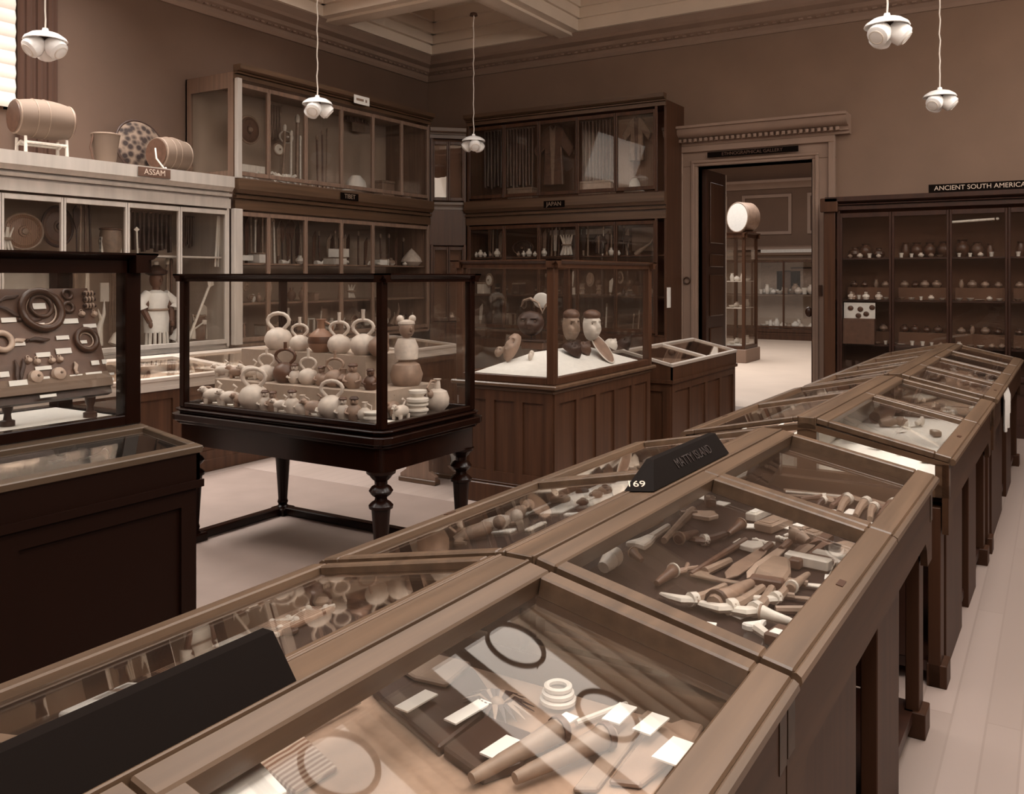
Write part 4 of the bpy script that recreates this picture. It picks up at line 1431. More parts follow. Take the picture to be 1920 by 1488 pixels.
for x, y, w, h in ((72, 574, .03, .013), (76, 609, .017, .008), (132, 602, .034, .011), (168, 611, .03, .009), (117, 633, .028, .009), (119, 658, .034, .012), (81, 665, .03, .01), (81, 690, .034, .008), (34, 718, .036, .011), (143, 706, .028, .009), (176, 702, .037, .011), (205, 701, .022, .005), (198, 712, .038, .006), (156, 641, .016, .007), (178, 680, .018, .01), (195, 678, .01, .01), (84, 710, .02, .009), (16, 600, .03, .01), (8, 702, .018, .011), (33, 645, .03, .008), (90, 742, .034, .006)):
    t = thing('label_card')
    t.matrix_world = Matrix.Translation(onb(x, y, .022 if y > 715 else .004)) @ BM
    M().box(-w, w, -h, h, 0, .003).build('card', 'paper', t, flat=True)
    reg(t, '{n} small cream label card on the ornament board[, from the top]', 'label', 'labels on the ornament board', y)
# things under the black cabinet's lid
W = 'in the black cabinet under the tall case'
lz = .782
for i, (x, y, mt, k) in enumerate(((95, 868, 'paper', 'tag'), (150, 862, 'paper', 'tag'), (195, 855, 'paper', 'tag'), (225, 852, 'bone', 'club'), (130, 866, 'bone', 'figure'), (170, 870, 'tan', 'club'), (240, 857, 'paper', 'tag'), (105, 855, 'tan', 'figure'))):
    p0, p1 = atz(x, y, lz), atz(x + 30, y - 5, lz)
    t = tool(k, p0, p1, mt, 'bone', 1.1)
    reg(t, '{n} %s%s lying %s[, from the near end]' % ('' if k == 'tag' else TONE[mt], KD[k], W), 'label' if k == 'tag' else KD[k].split()[-1], 'things in the black cabinet', t.location.y)
p = atz(280, 850, .782)
t = thing('ball_knob', (p.x, p.y, .782))
M().ell((0, 0, .022), .021, 14, 10).build('ball', 'bone', t)
M().lathe([(0, 0), (.014, 0), (.01, .006), (0, .006)], 12).build('foot', 'tan', t)
reg(t, 'small pale ball on a foot in the black cabinet', 'ball')

# ---------------------------------------------------------------- pottery
rz_ = thing('display_steps', (-3.71, 3.98, .8162))
m = M().box(-.70, .33, -.10, .27, .0, .326)
m.build('top_step', 'step_cloth', rz_, flat=True)
m = M().box(-.735, .555, -.28, -.1005, .0, .150)
m.build('middle_step', 'step_cloth', rz_, flat=True)
m = M().box(-.735, .735, -.40, -.2805, .0, .014)
m.build('lower_step', 'bed_white', rz_, flat=True)
M().box(.3305, .555, -.10, .27, 0, .15).build('end_step', 'step_cloth', rz_, flat=True)
reg(rz_, 'pale stepped stand under the pots in the black-framed case', 'stand')


def stirrup(t, r, h, mt, band=None, spout=.13, ang=0, squat=.8):
    """globular body, arched stirrup handle and a spout rising from it"""
    ph = [i / 10 * PI for i in range(11)]
    prof = [(0, 0), (r * .55, 0)] + [(r * math.sin(.35 * PI + .65 * PI * k / 9) if k < 9 else .0, r * squat * 1.0 - r * squat * math.cos(.30 * PI + .70 * PI * k / 9)) for k in range(10)]
    prof = [(0, 0), (r * .6, 0), (r * .86, r * .28), (r, r * .62), (r * .97, r * .95), (r * .78, r * 1.3), (r * .45, r * 1.52), (r * .12, r * 1.6), (0, r * 1.6)]
    M().lathe(prof, 22).build('body', mt, t)
    if band:
        M().lathe([(r * .615, .0), (r * .87, r * .26), (r * 1.004, r * .60), (r * .998, r * .8), (r * .99, r * .8), (r * .99, r * .6), (r * .85, r * .26), (r * .6, 0.0)], 22).build('dark_base', band, t)
    c, s = math.cos(ang), math.sin(ang)
    R_ = r * .60
    base = r * 1.42
    pts = [(-R_ * .55 * c, -R_ * .55 * s, base)]
    for k in range(9):
        a = PI * 1.12 - k / 8 * PI * 1.24
        x = R_ * 1.4 * math.cos(a)
        pts.append((x * c, x * s, base + r * .66 + R_ * .92 * math.sin(a)))
    pts.append((R_ * .55 * c, R_ * .55 * s, base))
    M().tube(pts, r * .14, 10).build('stirrup_handle', mt, t)
    if spout:
        zt = base + r * .66 + R_ * .92
        M().lathe([(r * .15, 0), (r * .13, r * .5), (r * .16, r * spout * 6), (r * .10, r * spout * 6), (r * .09, .01)], 12, (0, 0, zt - .003)).build('spout', mt, t)


def figure_jar(t, r, mt, mt2='clay_dark'):
    M().lathe([(0, 0), (r * .7, 0), (r * .95, r * .5), (r, r * 1.0), (r * .8, r * 1.5), (r * .5, r * 1.8), (0, r * 1.85)], 20).build('body', mt, t)
    m = M().ell((0, -r * .1, r * 2.25), (r * .52, r * .5, r * .58), 16, 10)
    m.ell((0, -r * .6, r * 2.22), (r * .1, r * .14, r * .18), 8, 6)
    m.build('head', mt, t)
    m = M()
    for s in (-1, 1):
        m.ell((s * r * .2, -r * .53, r * 2.38), (r * .1, r * .05, r * .06), 8, 6)
    m.ell((0, -r * .54, r * 2.0), (r * .18, r * .05, r * .05), 8, 6)
    m.lathe([(r * .55, r * 2.5), (r * .6, r * 2.62), (r * .4, r * 2.85), (0, r * 2.9)], 16, (0, -r * .08, 0))
    m.build('painted_features', mt2, t)
    m = M()
    for s in (-1, 1):
        m.tube([(s * r * .85, -r * .3, r * 1.35), (s * r * .95, -r * .75, r * .95), (s * r * .45, -r * .98, r * .8)], [r * .18, r * .16, r * .13], 8)
    m.build('arm', mt, t)


def animal_jar(t, r, mt, mt2='clay_dark'):
    m = M().ell((0, 0, r * .95), (r * 1.25, r * .8, r * .75), 18, 12)
    m.build('body', mt, t)
    m = M().ell((-r * 1.25, 0, r * 1.55), (r * .42, r * .36, r * .36), 12, 8)
    m.tube([(-r * .7, 0, r * 1.2), (-r * 1.15, 0, r * 1.5)], [r * .4, r * .3], 10)
    m.ell((-r * 1.65, 0, r * 1.45), (r * .22, r * .18, r * .15), 8, 6)
    m.build('head', mt, t)
    m = M()
    for sx in (-1, 1):
        for sy in (-1, 1):
            m.tube([(sx * r * .7, sy * r * .45, r * .6), (sx * r * .75, sy * r * .5, 0)], [r * .3, r * .2], 8)
    m.build('leg', mt, t)
    m = M().tube([(r * .4, 0, r * 1.55), (r * .75, 0, r * 2.1), (r * .3, 0, r * 2.4)], [r * .13, r * .12, r * .15], 10)
    m.build('spout', mt, t)
    m = M()
    for sy in (-1, 1):
        m.ell((-r * 1.4, sy * r * .28, r * 1.65), (r * .08, r * .06, r * .08), 8, 6)
    m.build('eye', mt2, t)


def neck_jar(t, r, mt, mt2=None):
    M().lathe([(0, 0), (r * .55, 0), (r * .9, r * .4), (r, r * .9), (r * .85, r * 1.35), (r * .45, r * 1.65), (r * .3, r * 1.8), (r * .28, r * 2.3), (r * .42, r * 2.5), (r * .34, r * 2.5), (r * .2, r * 2.3), (.001, r * 1.75)], 22).build('body', mt, t)
    if mt2:
        M().lathe([(r * .99, r * .7), (r * 1.01, r * .9), (r * .94, r * 1.2), (r * .9, r * 1.2), (r * .95, r * .9), (r * .95, r * .7)], 22).build('painted_band', mt2, t)
    M().tube([(r * .32, 0, r * 2.3), (r * .95, 0, r * 2.0), (r * .9, 0, r * 1.25)], r * .09, 8).build('handle', mt, t)


def stack_jar(t, r, mt):
    M().lathe([(0, 0), (r * .8, 0), (r * .9, r * .3), (r, r * .35), (r, r * .5), (r * .8, r * .55), (r * .8, r * .8), (r * .98, r * .86), (r * .98, r * 1.0), (r * .7, r * 1.05), (0, r * 1.05)], 20).build('body', mt, t)
    M().tube([(r * .6, 0, r * 1.0), (r * .9, 0, r * 1.4), (r * .4, 0, r * 1.55)], r * .12, 8).build('handle', mt, t)


PT = [
    ('s', 522, 655, 'top', 'clay_pale', None, 22, .0), ('s', 562, 652, 'top', 'clay_pale', None, 16, .13), ('n', 602, 656, 'top', 'clay_band', 'clay_dark', 21, .16), ('s', 636, 660, 'top', 'clay_pale', None, 19, .14), ('s', 681, 660, 'top', 'clay_pale', None, 21, .14), ('n', 710, 656, 'top', 'stone_grey', None, 17, .1),
    ('s', 535, 717, 'mid', 'clay_dark', None, 20, .1), ('s', 578, 720, 'mid', 'clay_pale', None, 16, .16), ('f', 603, 722, 'mid', 'clay_mid', None, 11, 0), ('s', 628, 727, 'mid', 'clay_mid', None, 17, .13), ('f', 662, 728, 'mid', 'clay_mid', None, 14, 0), ('f', 695, 730, 'mid', 'clay_dark', None, 12, 0), ('a', 470, 712, 'mid', 'clay_pale', None, 13, 0), ('s', 500, 712, 'mid', 'clay_pale', None, 16, .1), ('a', 445, 712, 'mid', 'clay_mid', None, 11, 0),
    ('a', 418, 735, 'mid', 'clay_pale', None, 11, 0), ('f', 553, 722, 'mid', 'clay_pale', None, 11, 0), ('s', 612, 718, 'mid', 'clay_mid', None, 12, .14), ('n', 645, 722, 'mid', 'clay_mid', 'clay_dark', 12, 0),
    ('s', 390, 745, 'low', 'clay_mid', None, 10, 0), ('f', 497, 764, 'low', 'clay_pale', None, 11, 0), ('a', 528, 766, 'low', 'clay_pale', None, 11, 0), ('n', 567, 772, 'low', 'clay_pale', None, 12, 0), ('f', 643, 782, 'low', 'clay_pale', None, 12, 0), ('n', 684, 786, 'low', 'clay_pale', None, 12, 0), ('f', 605, 774, 'low', 'bone', None, 10, 0),
    ('s', 476, 768, 'low', 'clay_pale', None, 24, .0), ('a', 402, 752, 'low', 'clay_pale', None, 15, 0), ('a', 432, 758, 'low', 'clay_pale', None, 14, 0), ('f', 512, 772, 'low', 'clay_mid', None, 11, 0), ('f', 548, 776, 'low', 'clay_pale', None, 13, 0), ('a', 590, 778, 'low', 'clay_mid', None, 14, 0), ('s', 622, 782, 'low', 'clay_pale', None, 22, 0), ('f', 664, 788, 'low', 'clay_mid', 'dark', 13, 0), ('k', 700, 794, 'low', 'bone', None, 16, 0), ('a', 455, 748, 'low', 'clay_mid', None, 12, 0),
]
TZ = {'top': (1.1425, 3.95), 'mid': (.9665, 3.80), 'low': (.8305, 3.605)}
RT = {'top': 'on the top step', 'mid': 'on the middle step', 'low': 'on the case floor'}
for k, px, py, tier, mt, mt2, pr, sp in PT:
    z, yy = TZ[tier]
    p = atz(px, py, z)
    p = Vector((aty(px, py, yy).x, yy, z))
    r = pr * (p.y / ray(px, py).y) / FPX * 1.18
    t = thing({'s': 'stirrup_jar', 'n': 'necked_jar', 'f': 'figure_jar', 'a': 'animal_jar', 'k': 'ridged_jar'}[k], p, .5 if k in 'fa' else .35)
    if k == 's':
        stirrup(t, r, 0, mt, 'clay_dark' if px == 602 else None, sp)
        d = 'stirrup-handled jar'
    elif k == 'n':
        neck_jar(t, r, mt, mt2)
        d = 'long-necked jar'
    elif k == 'f':
        figure_jar(t, r, mt, mt2 or 'clay_dark')
        d = 'seated-figure jar'
    elif k == 'a':
        animal_jar(t, r, mt)
        d = 'animal-shaped jar'
    else:
        stack_jar(t, r, mt)
        d = 'ridged jar'
    tone = {'clay_pale': 'pale ', 'clay_mid': 'mid-brown ', 'clay_dark': 'dark ', 'clay_band': 'banded ', 'stone_grey': 'grey ', 'bone': 'cream '}[mt]
    reg(t, '{n} %s%s %s of the pottery case[, from the window end]' % (tone, d, RT[tier]), 'jar', 'pots in the black-framed case', px)
# end of the case: stacked head jar, pedestal jars
def headjar(t):
    M().lathe([(0, 0), (.085, 0), (.10, .02), (.112, .07), (.09, .13), (.055, .15), (.05, .16), (0, .16)], 24).build('base_jar', 'clay_mid', t)
    M().lathe([(.05, .155), (.078, .165), (.082, .24), (.06, .29), (0, .30)], 22).build('body', 'clay_pale', t)
    m = M().ell((.0, -.01, .35), (.052, .052, .056), 18, 12)
    m.ell((.02, -.06, .35), (.012, .016, .018), 8, 6).ell((.015, -.055, .327), (.02, .012, .006), 8, 6)
    m.build('face', 'clay_mid', t)
    m = M().lathe([(.05, .37), (.06, .385), (.055, .40), (.02, .41), (0, .41)], 18)
    for s in (-1, 1):
        m.ell((s * .042, 0, .415), (.026, .02, .024), 10, 8)
    m.build('cap', 'clay_pale', t)
t = thing('head_jar', (-3.235, 4.07, .967), .9)
headjar(t)
t.scale = (.86, .86, .93)
reg(t, 'tall jar topped by a modelled head at the room end of the pottery case', 'jar')
for px, py, nm, lab, fn in ((820, 772, 'round_jar', 'round pale jar with a thin bridge handle, last in the pottery case', 0), (783, 772, 'ridged_jar', 'ridged cream jar beside the round bridge-handled jar', 1), (800, 768, 'figure_jar', 'small dark-and-pale figure jar between the ridged and round jars', 2), (752, 792, 'animal_jar', 'low pale animal jar just round the corner post of the pottery case', 3), (735, 776, 'animal_jar', 'mid-brown animal jar behind the corner post of the pottery case', 4)):
    p = atz(px, py, .8305 if fn != 9 else .83)
    p.x = max(min(p.x, -3.02), -3.16)
    p.x = -3.045 if fn in (0, 1) else p.x
    t = thing(nm, Vector((p.x, ray(px, py).y / ray(px, py).x * p.x, .8305)), 1.6)
    if fn == 0:
        M().lathe([(0, 0), (.04, 0), (.066, .03), (.07, .07), (.055, .11), (.02, .125), (.015, .17), (.024, .18), (0, .18)], 20).build('body', 'clay_pale', t)
        M().tube([(0, 0, .165), (-.06, 0, .175), (-.10, 0, .14), (-.062, 0, .09)], .007, 8).build('handle', 'clay_mid', t)
        m = M().ell((-.07, .0, .10), (.02, .018, .024), 10, 8)
        m.build('modelled_head', 'clay_mid', t)
    elif fn == 1:
        for s in range(1):
            stack_jar(t, .062, 'cream')
        M().lathe([(0, .066), (.05, .066), (.062, .075), (.062, .09), (.03, .1), (.05, .12), (.05, .135), (0, .14)], 20).build('upper_tier', 'cream', t)
    elif fn == 2:
        figure_jar(t, .032, 'clay_mid')
    else:
        animal_jar(t, .045, 'clay_pale' if fn == 3 else 'clay_mid')
    reg(t, lab, 'jar')

# ------------------------------------------------------------------ masks
mp_ = thing('display_mound', ((CX0 + CX1) / 2, (CY0 + CY1) / 2, .8625))
a, b = (CX1 - CX0) / 2 - .064, (CY1 - CY0) / 2 - .064
m = M()
h = .17
vs = [(-a, -b, 0), (a, -b, 0), (a, b, 0), (-a, b, 0), (-a, -b, .03), (a, -b, .03), (a, b, .03), (-a, b, .03), (-a + .30, -b + .42, h), (a - .30, -b + .42, h), (a - .30, b - .42, h), (-a + .30, b - .42, h)]
m.add(vs, [(0, 3, 2, 1), (0, 1, 5, 4), (1, 2, 6, 5), (2, 3, 7, 6), (3, 0, 4, 7), (4, 5, 9, 8), (5, 6, 10, 9), (6, 7, 11, 10), (7, 4, 8, 11), (8, 9, 10, 11)])
m.build('cloth_cover', 'white_cloth', mp_, flat=True)
reg(mp_, 'white cloth-covered sloping mound under the masks', 'stand')
CC = Vector(((CX0 + CX1) / 2, (CY0 + CY1) / 2, .8625))
nF = Vector((0, -h + .03, .42)).normalized()
nR = Vector((h - .03, 0, .30)).normalized()
PF = CC + Vector((0, -b, .03))
PR = CC + Vector((a, 0, .03))


def face(t, w, hh, d, mt, mt2, big=1.0, hair=None):
    m = M()
    n, k = 18, 14
    vs, fs = [], []
    for j in range(k + 1):
        v = j / k * 2 - 1
        for i in range(n + 1):
            u = i / n * 2 - 1
            wx = w * math.sqrt(max(0, 1 - abs(v) ** 2.4)) * (1 - .18 * max(0, -v))
            z = d * math.sqrt(max(0, 1 - abs(u) ** 2.2)) * math.sqrt(max(0, 1 - abs(v) ** 3))
            z += d * .5 * math.exp(-((u / .16) ** 2)) * math.exp(-(((v + .05) / .28) ** 2)) * big
            for s in (-1, 1):
                z -= d * .32 * math.exp(-(((u - s * .42) / .2) ** 2) - (((v - .22) / .13) ** 2))
                z += d * .16 * math.exp(-(((u - s * .42) / .28) ** 2) - (((v - .42) / .1) ** 2))
                z += d * .14 * math.exp(-(((u - s * .55) / .25) ** 2) - (((v + .2) / .2) ** 2))
            z += d * .22 * math.exp(-((u / .33) ** 2) - (((v + .46) / .07) ** 2)) - d * .14 * math.exp(-((u / .3) ** 2) - (((v + .53) / .035) ** 2))
            vs.append((u * wx, v * hh, z))
    for j in range(k):
        for i in range(n):
            q0 = j * (n + 1) + i
            fs.append((q0, q0 + 1, q0 + n + 2, q0 + n + 1))
    nb = len(vs)
    bk = [(x, y, -.004) for x, y, z in vs]
    vs += bk
    fs += [tuple(nb + i for i in reversed(f)) for f in list(fs)]
    ring = [i for i in range(n + 1)] + [j * (n + 1) + n for j in range(1, k + 1)] + [k * (n + 1) + i for i in range(n - 1, -1, -1)] + [j * (n + 1) for j in range(k - 1, 0, -1)]
    for a0, b0 in zip(ring, ring[1:] + ring[:1]):
        fs.append((b0, a0, nb + a0, nb + b0))
    m.add(vs, fs)
    m.build('face', mt, t)
    m = M()
    for s in (-1, 1):
        m.ell((s * w * .40, hh * .22, d * .62), (w * .17, hh * .06, d * .12), 10, 6)
    m.ell((0, -hh * .53, d * .80), (w * .26, hh * .035, d * .12), 10, 6)
    m.build('eye_and_mouth', mt2, t)
    if hair:
        m = M().ell((0, hh * .78, d * .2), (w * .95, hh * .42, d * .8), 16, 10)
        m.build('hair', hair, t)


def mask_on(px, py, side, w, hh, d, mt, lab, roll=0, stand=None, hair=None, big=1.0, mt2='dark'):
    t = thing('mask')
    if stand is None:
        P0, n = (PF, nF) if side == 'F' else (PR, nR)
        p = atpl(px, py, P0, n)
        up = (Vector((0, 1, 0)) if side == 'F' else Vector((-1, 0, 0)))
        up = (up - n * up.dot(n)).normalized()
        x = up.cross(n)
        R_ = Matrix((x, up, n)).transposed().to_4x4()
        t.matrix_world = Matrix.Translation(p + n * .006) @ R_ @ Matrix.Rotation(roll, 4, 'Z') @ Matrix.Translation((0, -hh, 0)) @ Matrix.Rotation(rad(38 if side == 'F' else 12), 4, 'X') @ Matrix.Translation((0, hh, 0))
    else:
        yaw, yy = stand
        p = aty(px, py, yy)
        t.matrix_world = Matrix.Translation(p) @ Matrix.Rotation(yaw, 4, 'Z') @ Matrix.Rotation(PI / 2, 4, 'X')
    face(t, w, hh, d, mt, mt2, big, hair)
    if stand is not None:
        zb = p.z - .8625 - h
        M().tube([(0, -hh * .5, -.01), (0, -zb + .002, -.01)], .008, 8).build('support_rod', 'dark', t)
    reg(t, lab, 'mask')
    return t


mask_on(968, 668, 'F', .055, .12, .06, 'clay_mid', 'long coffin-shaped pale wooden mask on the front slope of the mound', -.12)
mask_on(938, 666, 'F', .035, .045, .02, 'tan', 'small round tan mask beside the long wooden mask', 0, None, None, .5)
mask_on(998, 672, 'F', .02, .04, .02, 'clay_pale', 'small oblong pale mask on the front slope of the mound', 0, None, None, .6)
mask_on(995, 606, '', .11, .10, .07, 'dark', 'large dark horned mask raised above the front of the mound', 0, (.25, 6.0), None, 1.2, 'tan')
mask_on(1069, 612, '', .07, .115, .08, 'tan', 'wide-mouthed wooden mask facing the room beside the pale mask', 0, (1.1, 6.05), 'brown', 1.3)
mask_on(1107, 612, '', .075, .115, .09, 'cream', 'smooth pale mask with dark piled-up hair', 0, (1.15, 6.35), 'brown', 1.0)
mask_on(1068, 664, 'R', .05, .085, .07, 'dark', 'dark long-nosed mask lying on the room slope', .5, None, None, 1.6, 'tan')
mask_on(1090, 660, 'R', .05, .07, .06, 'brown', 'brown grinning mask next to the oval shield', .4, None, None, 1.3)
mask_on(1143, 651, 'R', .045, .06, .05, 'cream', 'cream mask beyond the oval shield', .2, None, None, 1.1)
mask_on(1166, 652, 'R', .045, .06, .07, 'dark', 'dark beaked mask at the far end of the room slope', .3, None, None, 2.0, 'bone')
t = thing('fan')
p = aty(1015, 563, 6.08)
t.location = p
m = M().ell((0, 0, 0), (.075, .012, .062), 22, 10)
m.build('fan_leaf', 'white_cloth', t)
M().tube([(0, 0, -.05), (.0, 0, -(p.z - .8625 - h) + .002)], .006, 8).build('handle', 'dark', t)
reg(t, 'round white fan standing above the masks', 'fan')
t = thing('oval_shield')
p = atpl(1122, 665, PR, nR)
up = Vector((-1, 0, 0))
up = (up - nR * up.dot(nR)).normalized()
t.matrix_world = Matrix.Translation(p + nR * .006) @ Matrix((up.cross(nR), up, nR)).transposed().to_4x4() @ Matrix.Rotation(-.25, 4, 'Z') @ Matrix.Translation((0, -.15, 0)) @ Matrix.Rotation(rad(22), 4, 'X') @ Matrix.Translation((0, .15, 0))
M().ell((0, 0, .004), (.085, .15, .014), 26, 8).build('disc', 'stone_grey', t)
M().tube([(.085 * math.cos(i / 30 * 2 * PI), .15 * math.sin(i / 30 * 2 * PI), .004) for i in range(30)], .006, 6, closed=True).build('rim', 'bone', t)
reg(t, 'large grey oval shield leaning on the room slope of the mound', 'shield')
t = thing('horn_bracket', (aty(995, 575, 6.02)))
m = M().tube([(-.09, 0, .0), (-.06, 0, .05), (0, 0, .065), (.07, 0, .03), (.11, 0, -.05)], [.004, .016, .02, .015, .004], 10, .6)
m.tube([(.10, 0, -.05), (.14, 0, .02), (.19, .0, .06)], [.004, .012, .004], 8, .6)
m.build('horn', 'tan', t)
M().tube([(0, .0, .06), (0, .07, -.2), (0, .07, -(t.location.z - .8625 - h) + .002)], .006, 6).build('rod', 'dark', t)
reg(t, 'pair of curved horns above the large dark mask', 'horns')
t = thing('low_plinth', (aty(1003, 640, 5.98).x, 5.98, .8625 + h + .001))
M().box(-.10, .10, -.05, .05, 0, .06).build('block', 'brown', t, bevel=.006)
M().box(-.115, .115, -.06, .06, .06, .072).build('top', 'dark', t, bevel=.004)
reg(t, 'brown plinth block under the large dark mask', 'plinth')
for i, (px, py, r) in enumerate(((905, 650, .05), (935, 645, .035), (975, 632, .03))):
    p = atpl(px, py, PF + Vector((0, .0, .0)), nF)
    p.x, p.y = max(p.x, -3.56), min(p.y, 5.68)
    t = thing('shell_ornament', (p.x, p.y, PF.z + (p.y - PF.y) * .333))
    M().ell((0, 0, r * .5), (r, r * .8, r * .6), 14, 8).build('shell', ['tan', 'clay_mid', 'tan'][i], t)
    M().ell((r * .3, -r * .3, r * .95), (r * .25, r * .25, r * .2), 8, 6).build('boss', 'dark', t)
    reg(t, '{n} rounded tan ornament on the window side of the mound[, from the window]', 'ornament', 'ornaments by the masks', i)

# ---------------------------------------------------- drums and baskets on top
ZT = 2.611
XD = -7.52


def barrel(t, L, r0, r1, mt, hoops=3):
    pts, rs = [], []
    for i in range(13):
        u = i / 12
        pts.append((0, (u - .5) * L, r1 + .0))
        rs.append(r0 + (r1 - r0) * math.sin(PI * u) ** .8)
    m = M().tube(pts, rs, 26)
    m.build('shell', mt, t)
    for s in (-1, 1):
        M().tube([(0, s * (L * .5 - .004), r1), (0, s * (L * .5 + .006), r1)], r0 * .97, 26).build('drumhead', 'brown', t)
        M().torus((0, s * (L * .5 - .012), r1), r0 * 1.03, .008, 28, 6, 'y').build('hoop', 'tan', t)
    for k in range(hoops):
        u = .3 + .2 * k
        M().torus((0, (u - .5) * L, r1), (r0 + (r1 - r0) * math.sin(PI * u) ** .8) * 1.005, .004, 28, 6, 'y').build('hoop', 'tan', t)


t = thing('barrel_drum', (XD + .08, 4.36, ZT + .165), -.12)
barrel(t, .46, .135, .17, 'weave_pale', 2)
reg(t, 'barrel drum lying on a low trestle nearest the window', 'drum')
t = thing('drum_trestle', (XD + .08, 4.36, ZT), -.12)
for sx in (-1, 1):
    for sy in (-1, 1):
        M().tube([(sx * .09, sy * .17, 0), (sx * .085, sy * .17, .17)], [.016, .012], 10).build('leg', 'bone', t)
    M().tube([(sx * .09, -.17, .12), (sx * .09, .17, .12)], .012, 8).build('rail', 'bone', t)
for sy in (-1, 1):
    M().tube([(-.09, sy * .17, .10), (0, sy * .17, .135), (.09, sy * .17, .10)], .012, 8).build('cradle', 'bone', t)
reg(t, 'low pale turned trestle carrying the barrel drum', 'trestle')
t = thing('pail_basket', (XD + .12, 4.93, ZT))
M().lathe([(0, 0), (.085, 0), (.10, .12), (.125, .28), (.115, .28), (.09, .12), (.078, .012), (0, .012)], 26).build('basket_body', 'weave_pale', t)
M().torus((0, 0, .28), .12, .008, 26, 6).build('rim', 'tan', t)
M().tube([(0, -.12, .27), (0, -.15, .15), (0, -.12, .03)], .008, 8).build('handle', 'brown', t)
M().tube([(.09, -.10, .01), (.16, -.12, .006)], [.004, .008], 6).build('peg', 'bone', t)
reg(t, 'plain bucket-shaped basket standing between the drum and the round shield', 'basket')
t = thing('round_shield', (XD - .16, 5.50, ZT + .262))
m = M()
m.T = Matrix.Translation((0, 0, 0)) @ Matrix.Rotation(rad(78), 4, 'Y')
m.lathe([(0, .05), (.1, .045), (.22, .02), (.27, -.01), (.27, -.03), (.2, 0), (0, .025)], 36)
m.build('disc', 'speckle', t)
m = M()
m.T = Matrix.Rotation(rad(78), 4, 'Y')
m.torus((0, 0, -.012), .268, .013, 36, 8)
m.build('rim', 'dark', t)
reg(t, 'big round dark mottled shield leaning on the wall behind the second drum', 'shield')
t = thing('barrel_drum', (XD + .17, 5.58, ZT + .0), .10)
barrel(t, .33, .14, .168, 'weave_pale', 2)
reg(t, 'barrel drum lying in front of the round mottled shield', 'drum')
t = thing('hanging_strap', (XD + .26, 5.37, ZT))
M().tube([(0, -.02, .2), (.03, -.03, .1), (.06, .03, .01)], .008, 8).build('strap', 'bone', t)
M().ell((.065, .045, .012), (.012, .012, .011), 8, 6).build('knob', 'bone', t)
reg(t, 'pale curved strap lying against the second drum', 'strap')


# signs -----------------------------------------------------------------
def sign(p, w, hh, txt, size, rz, lab, mt='black_board', lm='letter', th=.012):
    t = thing('sign', p, rz)
    M().box(-w / 2, w / 2, -th, 0, -hh / 2, hh / 2).build('board', mt, t, bevel=.002)
    lettering('lettering', txt, size, lm, t, Matrix(((1, 0, 0, 0), (0, 0, -1, -th - .0015), (0, 1, 0, 0), (0, 0, 0, 1))), .001)
    reg(t, lab, 'sign')


sign((-7.10, 5.22, 2.555), .34, .085, 'ASSAM', .075, PI / 2, 'brown sign lettered ASSAM on the ledge below the drums', 'brown')
sign((-7.10, 7.86, 2.535), .30, .085, 'TIBET', .075, PI / 2, 'small dark sign on the middle moulding of the window-side tall case', lm='tan')
t = thing('case_label', (-7.085, 8.06, 3.70), PI / 2)
M().box(-.135, .135, -.006, 0, -.05, .05).build('card', 'paper', t, flat=True)
M().box(-.10, .03, -.0075, -.006, -.012, .016).box(.06, .09, -.0075, -.006, -.016, .016).build('printed_line', 'tan', t, flat=True)
reg(t, 'white card label at the top of the window-side tall case', 'label')
sign((-5.435, 9.826, 2.515), .30, .085, 'JAPAN', .075, 0, 'dark sign on the middle moulding of the garment wall case', lm='tan')
sign((-3.085, 10.393, 3.07), 1.08, .065, 'ETHNOGRAPHICAL GALLERY', .055, 0, 'long narrow dark sign above the doorway', lm='brown')
sign((-.68, 10.02, 2.50), .92, .085, 'ANCIENT SOUTH AMERICA', .066, 0, 'dark sign lettered ANCIENT SOUTH AMERICA on the pot case top')
p = aty(1262, 558, 9.9)
t = thing('wall_notice', (-3.955, 9.93, p.z), PI / 2)
M().box(-.05, .05, -.02, -.002, -.12, .12).build('card', 'paper', t, bevel=.002)
M().box(-.056, .056, -.012, 0, -.126, .126).build('frame', 'brown', t, bevel=.002)
reg(t, 'narrow white notice on the wall case side next to the doorway', 'notice')

# -------------------------------------------------------- stool and mat roll
t = thing('stool', (-4.23, 5.46, 0))
for y in (0, .24):
    M().prism([(-.17, .035), (.17, .035), (.17, .06), (.11, .10), (.10, .38), (.16, .42), (-.16, .42), (-.10, .38), (-.11, .10), (-.17, .06)], 'y', y, y + .04).build('leg', 'wood_mid', t)
    M().box(-.18, .18, y - .015, y + .055, 0, .036).build('foot', 'wood_x', t, bevel=.005)
M().box(-.19, .19, -.04, .32, .42, .455).build('seat', 'wood_y', t, bevel=.006)
reg(t, 'low brown stool with shaped end boards behind the pottery table', 'stool')
t = thing('mat_roll', (-4.27, 5.86, 0))
m = M()
m.tube([(0, 0, .115), (0, .8, .115)], .108, 26)
m.build('roll', 'white_cloth', t)
M().torus((0, 0, .115), .06, .012, 22, 6, 'y').build('core', 'tan', t)
for y in (.1, .7):
    M().box(-.09, .09, y - .03, y + .03, 0, .02).build('cradle', 'brown', t)
reg(t, 'pale thick roll lying on the floor beside the masks cabinet', 'roll')

